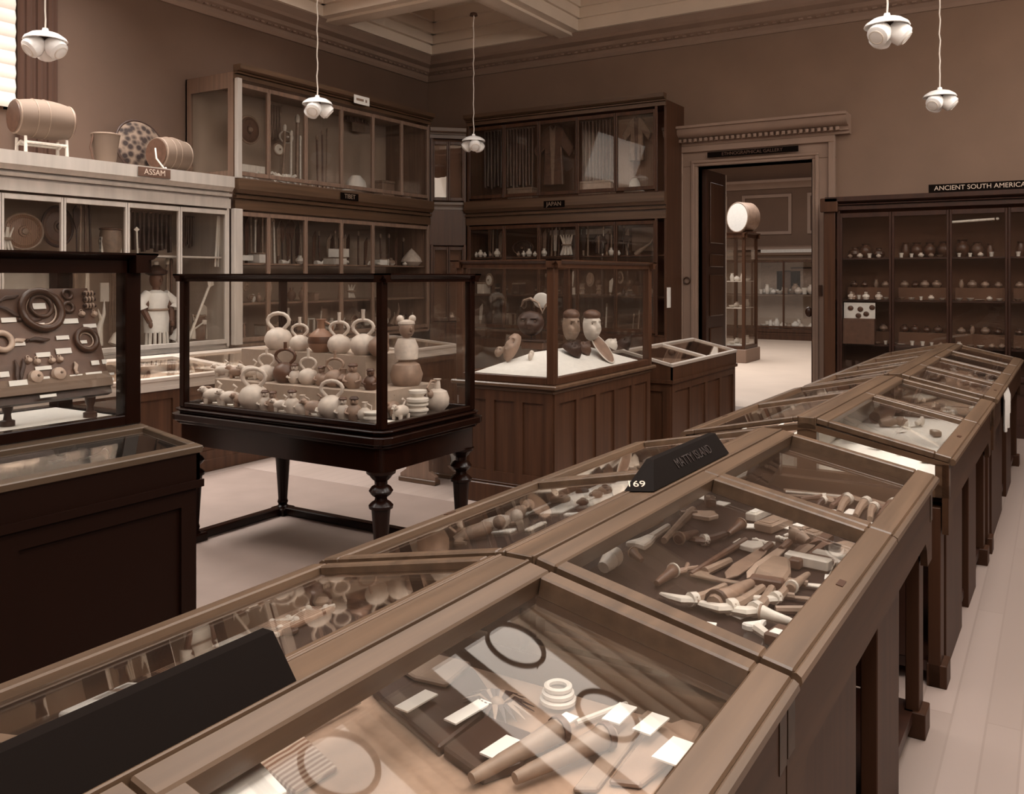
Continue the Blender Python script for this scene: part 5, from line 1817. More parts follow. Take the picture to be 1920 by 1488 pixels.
# ----------------------------------------------- things inside the wall cases
def wallthing(kind, a, b, X, mt, mt2='tan', w=1.0, axis='x', shz=()):
    """stands or hangs between two image points on the plane X (or Y); returns the root"""
    pl = (lambda p: atx(p[0], p[1], X)) if axis == 'x' else (lambda p: aty(p[0], p[1], X))
    p0, p1 = pl(a), pl(b)
    near = lambda z: min(shz, key=lambda s: abs(s - z)) + .002
    if kind in ('staff', 'paddle', 'spear', 'sword', 'bow', 'horn'):
        if shz and kind != 'bow':
            zn = near(p0.z)
            if abs(zn - p0.z) > .12:
                p1.z += zn - p0.z
            p0.z = zn + (.012 if kind == 'horn' else 0)
        t = thing({'staff': 'staff', 'paddle': 'paddle', 'spear': 'spear', 'sword': 'sword', 'bow': 'bow', 'horn': 'horn'}[kind], p0)
        d = p1 - p0
        L = d.length
        T = Matrix((d.normalized().orthogonal().normalized(), d.normalized(), Vector((0, 0, 0)))).transposed()
        y = d.normalized()
        z = Vector((1, 0, 0)) if axis == 'x' else Vector((0, -1, 0))
        x = y.cross(z).normalized()
        z = x.cross(y).normalized()
        t.matrix_world = Matrix.Translation(p0) @ Matrix((x, y, z)).transposed().to_4x4()
        if kind == 'staff':
            M().tube([(0, 0, 0), (0, L, 0)], .010 * w, 8).build('shaft', mt, t)
            M().ell((0, L, 0), (.015 * w, .03 * w, .015 * w), 8, 6).build('finial', mt2, t)
        elif kind == 'spear':
            M().tube([(0, 0, 0), (0, L * .92, 0)], .009 * w, 8).build('shaft', mt, t)
            M().prism([(-.01 * w, L * .85), (-.03 * w, L * .9), (0, L), (.03 * w, L * .9), (.01 * w, L * .85)], 'z', -.005, .005).build('spear_head', mt2, t)
        elif kind == 'paddle':
            M().tube([(0, 0, 0), (0, L * .55, 0)], .013 * w, 8).build('shaft', mt, t)
            M().prism([(-.013 * w, L * .5), (-.05 * w, L * .7), (-.055 * w, L * .9), (0, L), (.055 * w, L * .9), (.05 * w, L * .7), (.013 * w, L * .5)], 'z', -.008, .008).build('blade', mt2, t, bevel=.003)
        elif kind == 'sword':
            M().prism([(-.018 * w, L * .18), (-.022 * w, L * .8), (.02 * w, L), (.03 * w, L * .8), (.018 * w, L * .18)], 'z', -.006, .006).build('scabbard', mt, t, bevel=.002)
            M().tube([(0, 0, 0), (0, L * .18, 0)], [.014 * w, .012 * w], 8).build('hilt', mt2, t)
        elif kind == 'bow':
            R_ = L / 2
            M().tube([(R_ * w * math.sin(PI * i / 14), R_ - R_ * math.cos(PI * i / 14), 0) for i in range(15)], [.006 + .006 * math.sin(PI * i / 14) for i in range(15)], 8).build('stave', mt, t)
        elif kind == 'horn':
            M().tube([(0, 0, 0), (.02, L * .35, 0), (.05 * w, L * .7, 0), (.03, L, 0)], [.034 * w, .028 * w, .017 * w, .004], 10).build('horn', mt, t)
        return t
    c = (p0 + p1) / 2
    hw = (Vector((p1.x, p1.y)) - Vector((p0.x, p0.y))).length / 2
    hh = abs(p1.z - p0.z) / 2
    rz = PI / 2 if axis == 'x' else 0
    nm = {'disc': 'round_shield', 'cloth': 'hung_garment', 'coat': 'hung_coat', 'box': 'box', 'jar': 'jar', 'hat': 'hat', 'card': 'mount_card', 'cone': 'pear_ornament', 'drumt': 'tall_drum', 'rack': 'ladder_rack', 'bundle': 'bundle', 'tassel': 'tassel', 'stand': 'lacquer_stand'}[kind]
    if shz and kind not in ('cloth', 'coat', 'card', 'tassel', 'disc'):
        c.z = near(c.z - hh) + hh * (.82 if kind == 'hat' else 1) + (.012 if kind in ('disc', 'bundle') else 0)
    if shz and kind in ('cloth', 'coat', 'card', 'tassel', 'disc'):
        lo = max([s for s in shz if s < c.z] or [min(shz)]) + .03
        hi = 3.61 if c.z > 2.6 else 2.22
        if c.z + hh > hi:
            bot = c.z - hh
            hh = (hi - bot) / 2
            c.z = bot + hh
        if c.z - hh < lo:
            top_ = max(c.z + hh, lo + .05)
            hh = (top_ - lo) / 2
            c.z = lo + hh
    t = thing(nm, c, rz)
    if kind == 'disc':
        m = M()
        m.T = Matrix.Rotation(PI / 2, 4, 'X') @ Matrix.Scale(hh / hw, 4, (0, 1, 0))
        m.lathe([(0, .03), (hw * .3, .028), (hw * .32, .02), (hw * .75, .016), (hw * .78, .022), (hw, .006), (hw, -.004), (0, .0)], 30)
        m.build('disc', mt, t)
        m = M()
        m.T = Matrix.Rotation(PI / 2, 4, 'X') @ Matrix.Scale(hh / hw, 4, (0, 1, 0))
        m.torus((0, 0, .004), hw, .012, 30, 8)
        m.lathe([(.0, .05), (hw * .16, .04), (hw * .2, .026), (0, .026)], 16)
        m.build('rim_and_boss', mt2, t)
    elif kind == 'cloth':
        n = 9
        m = M()
        for i in range(n):
            x = -hw + hw * 2 * (i + .5) / n
            m.tube([(x, .012 * (i % 2), -hh + .02 * math.sin(i * 2.1)), (x, .01 * ((i + 1) % 2), 0), (x, 0, hh)], [hw / n * 1.35, hw / n * 1.3, hw / n * 1.15], 8, .5)
        m.build('cloth', mt, t)
        M().tube([(-hw * 1.05, 0, hh), (hw * 1.05, 0, hh)], .012, 8).build('rail', mt2, t)
    elif kind == 'coat':
        P = [(-hw * .5, -hh), (hw * .5, -hh), (hw * .42, hh * .25), (hw * .8, -hh * .1), (hw, hh * .2), (hw * .45, hh * .86), (hw * .12, hh), (0, hh * .86), (-hw * .12, hh), (-hw * .45, hh * .86), (-hw, hh * .2), (-hw * .8, -hh * .1), (-hw * .42, hh * .25)]
        M().prism(P, 'y', -.03, .03).build('coat', mt, t, bevel=.01)
        M().prism([(-hw * .05, -hh * .98), (hw * .05, -hh * .98), (hw * .16, hh * .97), (0, hh * .8), (-hw * .16, hh * .97)], 'y', -.036, .0).build('border', mt2, t)
    elif kind == 'box':
        M().box(-hw, hw, -.09, .09, -hh, hh * .7).build('body', mt, t, bevel=.006)
        M().box(-hw * 1.04, hw * 1.04, -.096, .096, hh * .7, hh).build('lid', mt2, t, bevel=.006)
    elif kind == 'jar':
        M().lathe([(0, -hh), (hw * .5, -hh), (hw, -hh * .3), (hw * .9, hh * .2), (hw * .4, hh * .6), (hw * .45, hh), (0, hh)], 16).build('body', mt, t)
    elif kind == 'hat':
        M().lathe([(hw, -hh * .7), (hw * .97, -hh * .5), (hw * .62, -hh * .3), (hw * .5, hh * .5), (hw * .25, hh), (0, hh)], 22).build('crown', mt, t)
        M().torus((0, 0, -hh * .65), hw * .97, hh * .12, 26, 6).build('brim_edge', mt2, t)
    elif kind == 'card':
        M().box(-hw, hw, -.006, .006, -hh, hh).build('card', mt, t, flat=True)
    elif kind == 'cone':
        M().lathe([(0, -hh), (hw * .6, -hh), (hw, -hh * .55), (hw * .85, -hh * .1), (hw * .35, hh * .6), (0, hh)], 18).build('body', mt, t)
    elif kind == 'drumt':
        M().lathe([(0, -hh), (hw * .8, -hh), (hw, 0), (hw * .85, hh), (0, hh)], 20).build('shell', mt, t)
        M().torus((0, 0, hh), hw * .86, .012, 22, 6).build('hoop', mt2, t)
    elif kind == 'rack':
        m = M().box(-hw, -hw + .02, -.02, .02, -hh, hh).box(hw - .02, hw, -.02, .02, -hh, hh)
        for k in range(4):
            z = -hh + 2 * hh * (k + .5) / 4
            m.box(-hw, hw, -.015, .015, z - .012, z + .012)
        m.build('frame', mt, t, bevel=.003)
    elif kind == 'bundle':
        m = M()
        for k in range(7):
            u = -hw + 2 * hw * (k + .5) / 7
            m.tube([(u, .02 * (k % 2), -hh), (u * .5, .02, 0), (u * 1.1, .02 * (k % 3), hh)], [hw * .16, hw * .2, hw * .1], 8)
        m.build('stems', mt, t)
        M().torus((0, .012, 0), hw * .66, .012, 16, 6).build('tie', mt2, t)
    elif kind == 'tassel':
        m = M()
        for k in range(6):
            u = -hw + 2 * hw * (k + .5) / 6
            m.tube([(u * .3, 0, hh), (u, .02 * (k % 2), -hh)], [hw * .14, hw * .2], 6)
        m.build('strand', mt, t)
    elif kind == 'stand':
        M().box(-hw, hw, -.07, .07, hh * .8, hh).build('top', mt, t, bevel=.004)
        for sx in (-1, 1):
            for sy in (-1, 1):
                M().box(sx * hw * .85 - .01, sx * hw * .85 + .01, sy * .055 - .01, sy * .055 + .01, -hh, hh * .8).build('leg', mt, t)
    return t


WK = {'staff': 'upright staff', 'paddle': 'broad paddle', 'spear': 'upright spear', 'sword': 'sheathed sword', 'bow': 'arched bow', 'horn': 'curved horn', 'disc': 'round shield', 'cloth': 'pleated cloth', 'coat': 'wide-sleeved coat', 'box': 'lidded box', 'jar': 'small jar', 'hat': 'brimmed hat', 'card': 'flat card', 'cone': 'pear-shaped ornament', 'drumt': 'tall drum', 'rack': 'ladder-like rack', 'bundle': 'tied bundle', 'tassel': 'hanging tassel', 'stand': 'lacquer stand'}
T2 = dict(TONE, **{'paper': 'white ', 'textile': 'striped ', 'ornate': 'ornate ', 'weave': 'woven ', 'speckle': 'mottled ', 'clay_dark': 'dark ', 'weave_pale': 'woven ', 'cream': 'cream '})


def fill(items, X, where, grp, axis='x', count='from the window', shz=()):
    for it in items:
        t = wallthing(it[0], it[1], it[2], it[6] if len(it) > 6 else X, it[3], it[4] if len(it) > 4 else 'tan', it[5] if len(it) > 5 else 1.0, axis, shz)
        k = t.location.y if axis == 'x' else t.location.x
        reg(t, '{n} %s%s %s[, %s]' % (T2.get(it[3], ''), WK[it[0]], where, count), WK[it[0]].split()[-1], grp, k)


XA = -7.5
fill([('disc', (6, 398), (80, 470), 'ornate', 'tan'), ('disc', (78, 386), (136, 462), 'brown', 'dark', 1, -7.6), ('bundle', (0, 425), (26, 470), 'bone', 'tan', 1, -7.4),
      ('paddle', (144, 470), (143, 384), 'dark', 'dark', .6), ('staff', (160, 470), (160, 384), 'brown', 'brown'), ('staff', (170, 470), (168, 386), 'dark', 'dark'), ('staff', (150, 470), (151, 390), 'tan', 'tan'),
      ('drumt', (188, 380), (226, 430), 'tan', 'brown'), ('rack', (188, 436), (226, 470), 'bone'), ('cloth', (247, 388), (322, 470), 'dark', 'brown'), ('spear', (258, 470), (256, 425), 'bone', 'bone', 1, -7.35),
      ('cloth', (333, 388), (372, 462), 'brown', 'dark', 1, -7.7)],
     XA, 'on the upper shelf of the pale wall case', 'upper shelf of the pale wall case', shz=(1.80,))
fill([('spear', (352, 520), (399, 402), 'bone', 'bone', 1.5, -7.35), ('tassel', (402, 400), (418, 500), 'bone', 'tan', 1, -7.3), ('card', (0, 505), (92, 545), 'white_cloth', 'tan', 1, -7.85), ('cloth', (94, 506), (116, 640), 'bone', 'tan', 1, -7.8),
      ('horn', (104, 540), (102, 500), 'bone'), ('staff', (122, 660), (122, 505), 'bone', 'bone', 2.4), ('staff', (142, 660), (141, 500), 'tan', 'bone', 2.0), ('tassel', (156, 505), (172, 640), 'bone', 'tan'), ('horn', (176, 600), (190, 510), 'white_cloth'), ('horn', (186, 660), (178, 580), 'bone'), ('card', (188, 530), (204, 565), 'white_cloth', 'tan', 1, -7.7),
      ('cloth', (205, 508), (232, 640), 'tan', 'tan', 1, -7.8), ('horn', (213, 660), (222, 600), 'bone', 'tan', 1.6), ('staff', (240, 660), (238, 505), 'brown', 'tan'),
      ('staff', (312, 655), (314, 490), 'tan', 'bone', 1.4), ('staff', (322, 655), (321, 490), 'brown', 'brown', 1.2), ('horn', (322, 655), (330, 600), 'white_cloth', 'tan', 1.2), ('cloth', (318, 560), (340, 640), 'brown', 'tan', 1, -7.7),
      ('disc', (398, 530), (418, 562), 'brown', 'dark'), ('staff', (388, 560), (384, 530), 'bone', 'bone', 1.3), ('paddle', (382, 640), (381, 570), 'tan', 'bone', .9), ('staff', (393, 645), (391, 565), 'tan', 'tan'), ('horn', (361, 640), (357, 590), 'bone'), ('tassel', (403, 598), (418, 640), 'bone', 'tan'), ('drumt', (362, 612), (384, 655), 'brown', 'tan'), ('spear', (330, 600), (388, 560), 'bone', 'bone', 1.0, -7.4)],
     XA, 'in the lower part of the pale wall case', 'lower part of the pale wall case', shz=(.951,))
# costume figure
p = atx(293, 652, -7.42)
t = thing('costume_figure', p, PI / 2)
m = M().ell((0, 0, .66), (.062, .068, .085), 16, 10)
m.tube([(0, 0, .52), (0, 0, .60)], .036, 10)
m.lathe([(0, .05), (.09, .05), (.10, .2), (.09, .36), (.11, .48), (.05, .54), (0, .54)], 18, (0, 0, 0), (1, .7))
for s in (-1, 1):
    m.tube([(s * .1, 0, .50), (s * .15, -.02, .36), (s * .12, -.07, .25)], [.04, .032, .026], 8)
    m.tube([(s * .05, 0, .2), (s * .05, 0, 0)], [.05, .035], 8)
    m.ell((s * .12, -.08, .23), (.02, .02, .035), 8, 6)
m.ell((0, -.068, .65), (.011, .016, .02), 8, 6)
m.build('body', 'skin_dark', t)
m = M().lathe([(.1, .16), (.115, .15), (.125, .28), (.105, .40), (.125, .47), (.10, .53), (.04, .56), (.035, .555), (.09, .5), (.1, .3)], 20, (0, 0, 0), (1.05, .8))
for s in (-1, 1):
    m.tube([(s * .09, 0, .52), (s * .19, -.01, .44), (s * .17, -.02, .38)], [.05, .055, .06], 10)
m.build('tunic', 'white_cloth', t)
M().torus((0, 0, .37), .112, .012, 24, 8, 'z', .8).build('sash', 'tan', t)
m = M()
for i in range(8):
    a = PI + i / 7 * PI
    m.tube([(.10 * math.cos(a), .085 * math.sin(a), .16), (.11 * math.cos(a), .09 * math.sin(a), .02)], .016, 6)
m.build('fringe', 'bone', t)
m = M().lathe([(.06, .70), (.10, .715), (.105, .745), (.06, .77), (.03, .80), (0, .80)], 18)
m.build('headdress', 'dark', t)
M().ell((-.0, 0, .815), .024, 10, 8).build('bead', 'bone', t)
reg(t, 'dark-headed costume figure in a white tunic standing in the pale wall case', 'figure')

fill([('disc', (447, 214), (486, 272), 'brown', 'tan'), ('bundle', (446, 272), (486, 296), 'bone', 'tan', 1, -7.4), ('card', (446, 306), (496, 326), 'bone', 'tan', 1, -7.4),
      ('staff', (530, 325), (534, 215), 'tan', 'bone', 1.6), ('staff', (545, 330), (546, 228), 'bone', 'bone', 1.4), ('staff', (556, 330), (558, 200), 'tan', 'bone', 2), ('staff', (563, 330), (563, 235), 'bone', 'bone', 1.2), ('disc', (513, 268), (530, 292), 'bone', 'tan'), ('bundle', (508, 310), (556, 334), 'bone', 'tan', 1, -7.35), ('cloth', (505, 190), (528, 262), 'tan', 'tan', 1, -7.8), ('disc', (524, 244), (548, 270), 'tan', 'bone', 1, -7.7), 
      ('bow', (578, 344), (632, 349), 'tan', 'tan', 1.6), ('bow', (585, 345), (626, 348), 'bone', 'tan', 1.5), ('bow', (592, 345), (620, 348), 'tan', 'tan', 1.4), ('bow', (598, 346), (615, 347), 'bone', 'tan', 1.3), ('staff', (612, 330), (614, 215), 'tan', 'tan', 1.2), ('staff', (605, 330), (604, 220), 'brown', 'tan', 1.2), ('staff', (596, 330), (594, 230), 'brown', 'tan', 1.2),
      ('hat', (644, 302), (690, 348), 'white_cloth', 'tan', 1, -7.5), ('card', (660, 228), (684, 250), 'tan', 'tan', 1, -7.8), ('cloth', (648, 205), (690, 225), 'brown', 'brown', 1, -7.8),
      ('box', (708, 316), (730, 352), 'clay_mid', 'tan'), ('jar', (757, 345), (770, 362), 'clay_mid'), ('jar', (775, 348), (788, 364), 'clay_mid'), ('cloth', (762, 225), (796, 330), 'brown', 'dark', 1, -7.8)],
     -7.55, 'in the upper storey of the window-side tall case', 'upper storey of the window-side case', shz=(2.62,))
LB = 'in the lower storey of the window-side tall case'
it = []
for x, k, mt in ((462, 'sword', 'brown'), (471, 'staff', 'tan'), (478, 'staff', 'bone'), (485, 'sword', 'dark'), (492, 'staff', 'tan'), (508, 'staff', 'tan'), (515, 'staff', 'bone'), (522, 'sword', 'tan'), (530, 'paddle', 'dark'), (540, 'sword', 'brown'), (547, 'paddle', 'dark'), (557, 'sword', 'dark'), (565, 'staff', 'tan'), (588, 'sword', 'brown'), (600, 'staff', 'brown'), (614, 'sword', 'tan'), (622, 'sword', 'dark'), (630, 'staff', 'tan'), (637, 'sword', 'dark'), (646, 'sword', 'tan'), (652, 'sword', 'dark'), (672, 'staff', 'brown'), (684, 'sword', 'brown'), (715, 'staff', 'brown'), (728, 'staff', 'dark'), (742, 'sword', 'brown'), (754, 'staff', 'dark'), (777, 'sword', 'brown')):
    it.append((k, (x, 476), (x + (x % 5) - 2, 404 + (x % 7) + (x - 450) * .06), mt, 'tan' if k == 'staff' else 'brown', 1.2 if k != 'paddle' else .7))
for x0, y0, x1, y1, k, mt, X in ((448, 478, 474, 500, 'card', 'white_cloth', -7.4), (476, 480, 488, 500, 'box', 'white_cloth', -7.4), (526, 482, 542, 500, 'horn', 'bone', -7.4), (556, 484, 568, 500, 'jar', 'bone', -7.4), (592, 484, 604, 500, 'horn', 'white_cloth', -7.4), (616, 466, 636, 484, 'card', 'white_cloth', -7.4), (616, 488, 640, 502, 'box', 'bone', -7.4), (641, 466, 654, 482, 'card', 'bone', -7.4), (640, 488, 652, 500, 'jar', 'bone', -7.4), (703, 452, 717, 465, 'box', 'white_cloth', -7.4), (706, 474, 714, 481, 'jar', 'bone', -7.35), (727, 467, 738, 482, 'cone', 'bone', -7.4), (759, 452, 784, 486, 'cone', 'clay_pale', -7.4), (790, 474, 800, 486, 'jar', 'tan', -7.4), (756, 480, 762, 487, 'jar', 'bone', -7.35), (785, 481, 791, 488, 'jar', 'bone', -7.35), (690, 487, 694, 500, 'staff', 'bone', -7.4), (712, 488, 722, 500, 'stand', 'bone', -7.4), (726, 488, 738, 502, 'jar', 'tan', -7.4), (770, 490, 800, 502, 'card', 'tan', -7.5)):
    it.append((k, (x0, y1) if k in ('horn', 'staff') else (x0, y0), (x1, y0) if k in ('horn', 'staff') else (x1, y1), mt, 'tan', 1.0, X))
rr = random.Random(21)
for i in range(46):
    x = 446 + i * 7.6 + rr.uniform(-2, 2)
    y = rr.choice([540, 562, 586, 600, 626, 640]) + rr.uniform(-5, 5)
    k = rr.choice(['jar', 'jar', 'box', 'horn', 'stand', 'card', 'disc', 'staff', 'bundle'])
    mt = rr.choice(['bone', 'tan', 'brown', 'dark', 'bone', 'white_cloth', 'clay_mid', 'stone_grey'])
    hh = rr.uniform(9, 17)
    if k in ('horn', 'staff'):
        it.append((k, (x, y + hh), (x + 3, y - hh * 1.5), mt, 'tan', 1.0, -7.45))
    else:
        it.append((k, (x - hh * .42, y - hh * .8), (x + hh * .42, y + hh * .8), mt, 'tan', 1.0, -7.45))
fill(it, -7.55, LB, 'lower storey of the window-side case', shz=(.951, 1.32, 1.74))
# ledge desk: bowls and papers
for i, (x, y, lab) in enumerate(((262, 699, 'wide tan bowl nearer the window in the long desk cabinet'), (308, 693, 'wide tan bowl farther along the long desk cabinet'))):
    p = atz(x, y, .766)
    p.x = max(p.x, -6.72)
    t = thing('bowl', p)
    M().lathe([(0, 0), (.04, 0), (.09, .03), (.13, .068), (.122, .068), (.08, .03), (.03, .010), (0, .010)], 22).build('body', 'clay_mid', t)
    M().torus((0, 0, .068), .126, .005, 26, 6).build('rim', 'bone', t)
    reg(t, lab, 'bowl')
for i, (x, y) in enumerate(((420, 682), (395, 690), (470, 676), (440, 684), (515, 672), (335, 697))):
    p = atz(x, y, .766)
    p.x = min(max(p.x, -6.75), -6.12)
    t = thing('paper_sheet', p, .1 * i)
    M().box(-.12, .12, -.09, .09, 0, .004).build('sheet', 'paper', t, flat=True)
    M().box(-.1, .1, -.07, .07, .004, .005).build('print', 'print', t, flat=True)
    reg(t, '{n} printed paper sheet in the long desk cabinet[, from the window]', 'paper', 'papers in the long desk cabinet', p.y)

# garments and curios in the dark tall case
fill([('coat', (1002, 220), (1076, 345), 'brown', 'tan'), ('cloth', (950, 232), (1002, 348), 'brown', 'tan'), ('cloth', (1090, 222), (1148, 340), 'brown', 'dark'), ('card', (1160, 200), (1228, 350), 'textile', 'tan', 1, 10.42), ('coat', (1168, 212), (1222, 300), 'tan', 'brown', 1, 10.3), ('hat', (1172, 322), (1208, 352), 'white_cloth', 'tan', 1, 10.15), ('box', (1090, 336), (1150, 360), 'clay_mid', 'tan', 1, 10.15), ('box', (958, 345), (1004, 364), 'tan', 'tan', 1, 10.15), ('cloth', (890, 235), (944, 350), 'dark', 'brown')],
     10.3, 'in the upper storey of the garment case', 'upper storey of the garment case', 'y', 'from the window end', (2.62,))
it = []
for i, x in enumerate((918, 924, 931, 938, 946, 1014, 1021, 1028, 1034, 1041, 1048, 1056, 1094, 1102, 1130, 1138, 1146, 1168, 1176)):
    it.append(('staff' if i % 3 else 'sword', (x, 484), (x + (i % 3), 420 + (i % 4) * 4), ['brown', 'tan', 'dark', 'tan', 'bone'][i % 5], 'tan', 1.1))
it += [('disc', (962, 452), (1000, 486), 'dark', 'brown'), ('coat', (1110, 440), (1140, 486), 'dark', 'tan', 1, 10.2), ('bundle', (1050, 446), (1074, 484), 'bone', 'tan', 1, 10.1), ('horn', (1192, 484), (1224, 440), 'tan'), ('paddle', (1180, 486), (1172, 440), 'dark', 'dark'), ('card', (1185, 420), (1226, 470), 'textile', 'tan', 1, 10.42), ('card', (1030, 418), (1080, 440), 'bone', 'tan', 1, 10.42), ('card', (1090, 416), (1148, 438), 'bone', 'tan', 1, 10.42)]
rr = random.Random(4)
for i, x in enumerate((893, 901, 909, 920, 932, 972, 982, 992, 1003, 1020, 1146, 1160)):
    hh = rr.uniform(4, 8)
    it.append(('jar', (x - hh * .7, 488 - 2 * hh), (x + hh * .7, 488), rr.choice(['bone', 'cream', 'tan']), 'tan', 1, 10.08))
for i in range(40):
    x = 900 + i * 8.2 + rr.uniform(-2, 2)
    y = rr.choice([520, 545, 575, 600]) + rr.uniform(-6, 6)
    k = rr.choice(['jar', 'box', 'staff', 'stand', 'disc', 'sword', 'staff', 'bundle'])
    hh = rr.uniform(7, 14)
    mt = rr.choice(['tan', 'brown', 'dark', 'brown', 'bone', 'clay_mid'])
    if k in ('sword', 'staff'):
        it.append((k, (x, y + hh * 1.6), (x + 2, y - hh * 1.6), mt, 'tan', 1, 10.15))
    else:
        it.append((k, (x - hh * .45, y - hh * .8), (x + hh * .45, y + hh * .8), mt, 'tan', 1, 10.15))
fill(it, 10.2, 'in the lower storey of the garment case', 'lower storey of the garment case', 'y', 'from the window end', (.951, 1.36, 1.86))

# pots of the wide dark case ------------------------------------------------
SH = {
    'round': [(0, 0), (.5, 0), (.85, .3), (1, .7), (.85, 1.15), (.45, 1.4), (.42, 1.6), (.55, 1.7), (0, 1.7)],
    'tall': [(0, 0), (.45, 0), (.62, .5), (.7, 1.2), (.5, 1.8), (.4, 2.2), (.55, 2.5), (0, 2.5)],
    'bowl': [(0, 0), (.4, 0), (.8, .35), (1.1, .8), (1.04, .8), (.7, .4), (0, .15)],
    'dish': [(0, 0), (.5, 0), (1.1, .22), (1.3, .36), (1.24, .38), (.5, .12), (0, .1)],
    'big': [(0, 0), (.4, 0), (.85, .6), (1, 1.2), (.8, 1.8), (.5, 2.05), (.5, 2.3), (.7, 2.45), (0, 2.45)],
    'beaker': [(0, 0), (.5, 0), (.55, .7), (.75, 1.5), (.66, 1.5), (.4, .2), (0, .2)],
}
PM = {}


def pot(shape, mt, loc, s, label, key, group):
    if (shape, mt) not in PM:
        o = M().lathe(SH[shape], 18).build('pot', mt)
        PM[(shape, mt)] = o.data
        D.objects.remove(o)
    o = D.objects.new({'bowl': 'bowl', 'dish': 'dish', 'beaker': 'beaker'}.get(shape, 'pot'), PM[(shape, mt)])
    COL.objects.link(o)
    o.location = loc
    o.scale = (s, s, s)
    reg(o, label, o.name.split('.')[0], group, key)


rr = random.Random(8)
BAY = [(-2.0, -1.53), (-1.48, -.98), (-.93, -.45), (-.40, .08)]
BN_ = ['first', 'second', 'third', 'fourth']
SHN = {1.80: 'top', 1.35: 'second', .87: 'third'}
for b, (x0, x1) in enumerate(BAY):
    for z in (1.80, 1.35, .87):
        rows = []
        rows.append((10.38, 0, [('big', 'clay_dark', .07), ('round', 'clay_dark', .075), ('big', 'brown', .065), ('tall', 'clay_dark', .06)] if z == 1.80 else [('round', 'clay_mid', .045), ('tall', 'clay_mid', .04), ('round', 'clay_dark', .045), ('round', 'brown', .045)], .12 if z == 1.80 else .105, 'back'))
        rows.append((10.20, 0, [('round', 'clay_pale', .03), ('bowl', 'bone', .034), ('dish', 'clay_pale', .034), ('round', 'clay_mid', .03), ('beaker', 'bone', .03), ('bowl', 'clay_mid', .034)], .092, 'front'))
        for yy, dz, opts, st, rn in rows:
            if rn == 'back' and z != 1.80:
                rz2 = thing('shelf_riser', ((x0 + x1) / 2, 10.38, z))
                M().box(-(x1 - x0) / 2 + .01, (x1 - x0) / 2 - .01, -.07, .07, .0005, .13).build('block', 'backing_dark', rz2, flat=True)
                reg(rz2, 'plain dark riser on the %s shelf behind the %s pane of the pot case' % (SHN[z], BN_[b]), 'riser')
                dz = .1305
            x = x0 + st * .6
            while x < x1 - st * .35:
                sh, mt, s = rr.choice(opts)
                pot(sh, mt, (x, yy + rr.uniform(-.015, .015), z + dz + .0005), s * rr.uniform(.85, 1.1), '{n} pot, %s row, %s shelf, %s pane of the pot case[, from the door]' % (rn, SHN[z], BN_[b]), x, 'pots in the wide dark wall case')
                x += st * rr.uniform(.9, 1.15)
# pale board and figures behind the first pane
t = thing('display_board', (-1.83, 10.16, 1.145))
M().box(-.17, .15, 0, .012, -.0, .17).build('board', 'white_cloth', t, flat=True)
m = M()
for x, z in ((-.1, .11), (0, .1), (.06, .05), (-.02, .03), (.12, .12)):
    m.ell((x, -.004, z), (.03, .008, .028), 12, 8)
m.build('shard', 'clay_dark', t)
M().box(-.17, .15, -.05, .06, -.2745, -.001).build('block', 'brown', t, flat=True)
reg(t, 'white board of dark shards behind the first pane of the pot case', 'board')
for i, (px, py) in enumerate(((1597, 565), (1624, 560), (1648, 556), (1600, 545))):
    p = aty(px, py, 10.155)
    t = thing('clay_figure', (p.x, 10.14, 1.351), .2)
    figure_jar(t, .034 if i != 3 else .03, ['clay_pale', 'bone', 'clay_pale', 'clay_mid'][i])
    reg(t, '{n} small standing clay figure on the second shelf behind the first pane[, from the door]', 'figure', 'clay figures in the pot case', px)
t = thing('white_rod', (aty(1825, 413, 10.13).x, 10.14, aty(1825, 413, 10.13).z))
M().tube([(-.20, 0, -.012), (.19, 0, .008)], .014, 10).build('tube', 'bone', t)
M().ell((.215, 0, .01), .016, 8, 6).build('end_knob', 'bone', t)
for x in (-.15, .15):
    M().tube([(x, .01, 0), (x, .29, .0)], .004, 6).build('bracket', 'dark', t)
reg(t, 'long white tube fixed high behind the third pane of the pot case', 'tube')

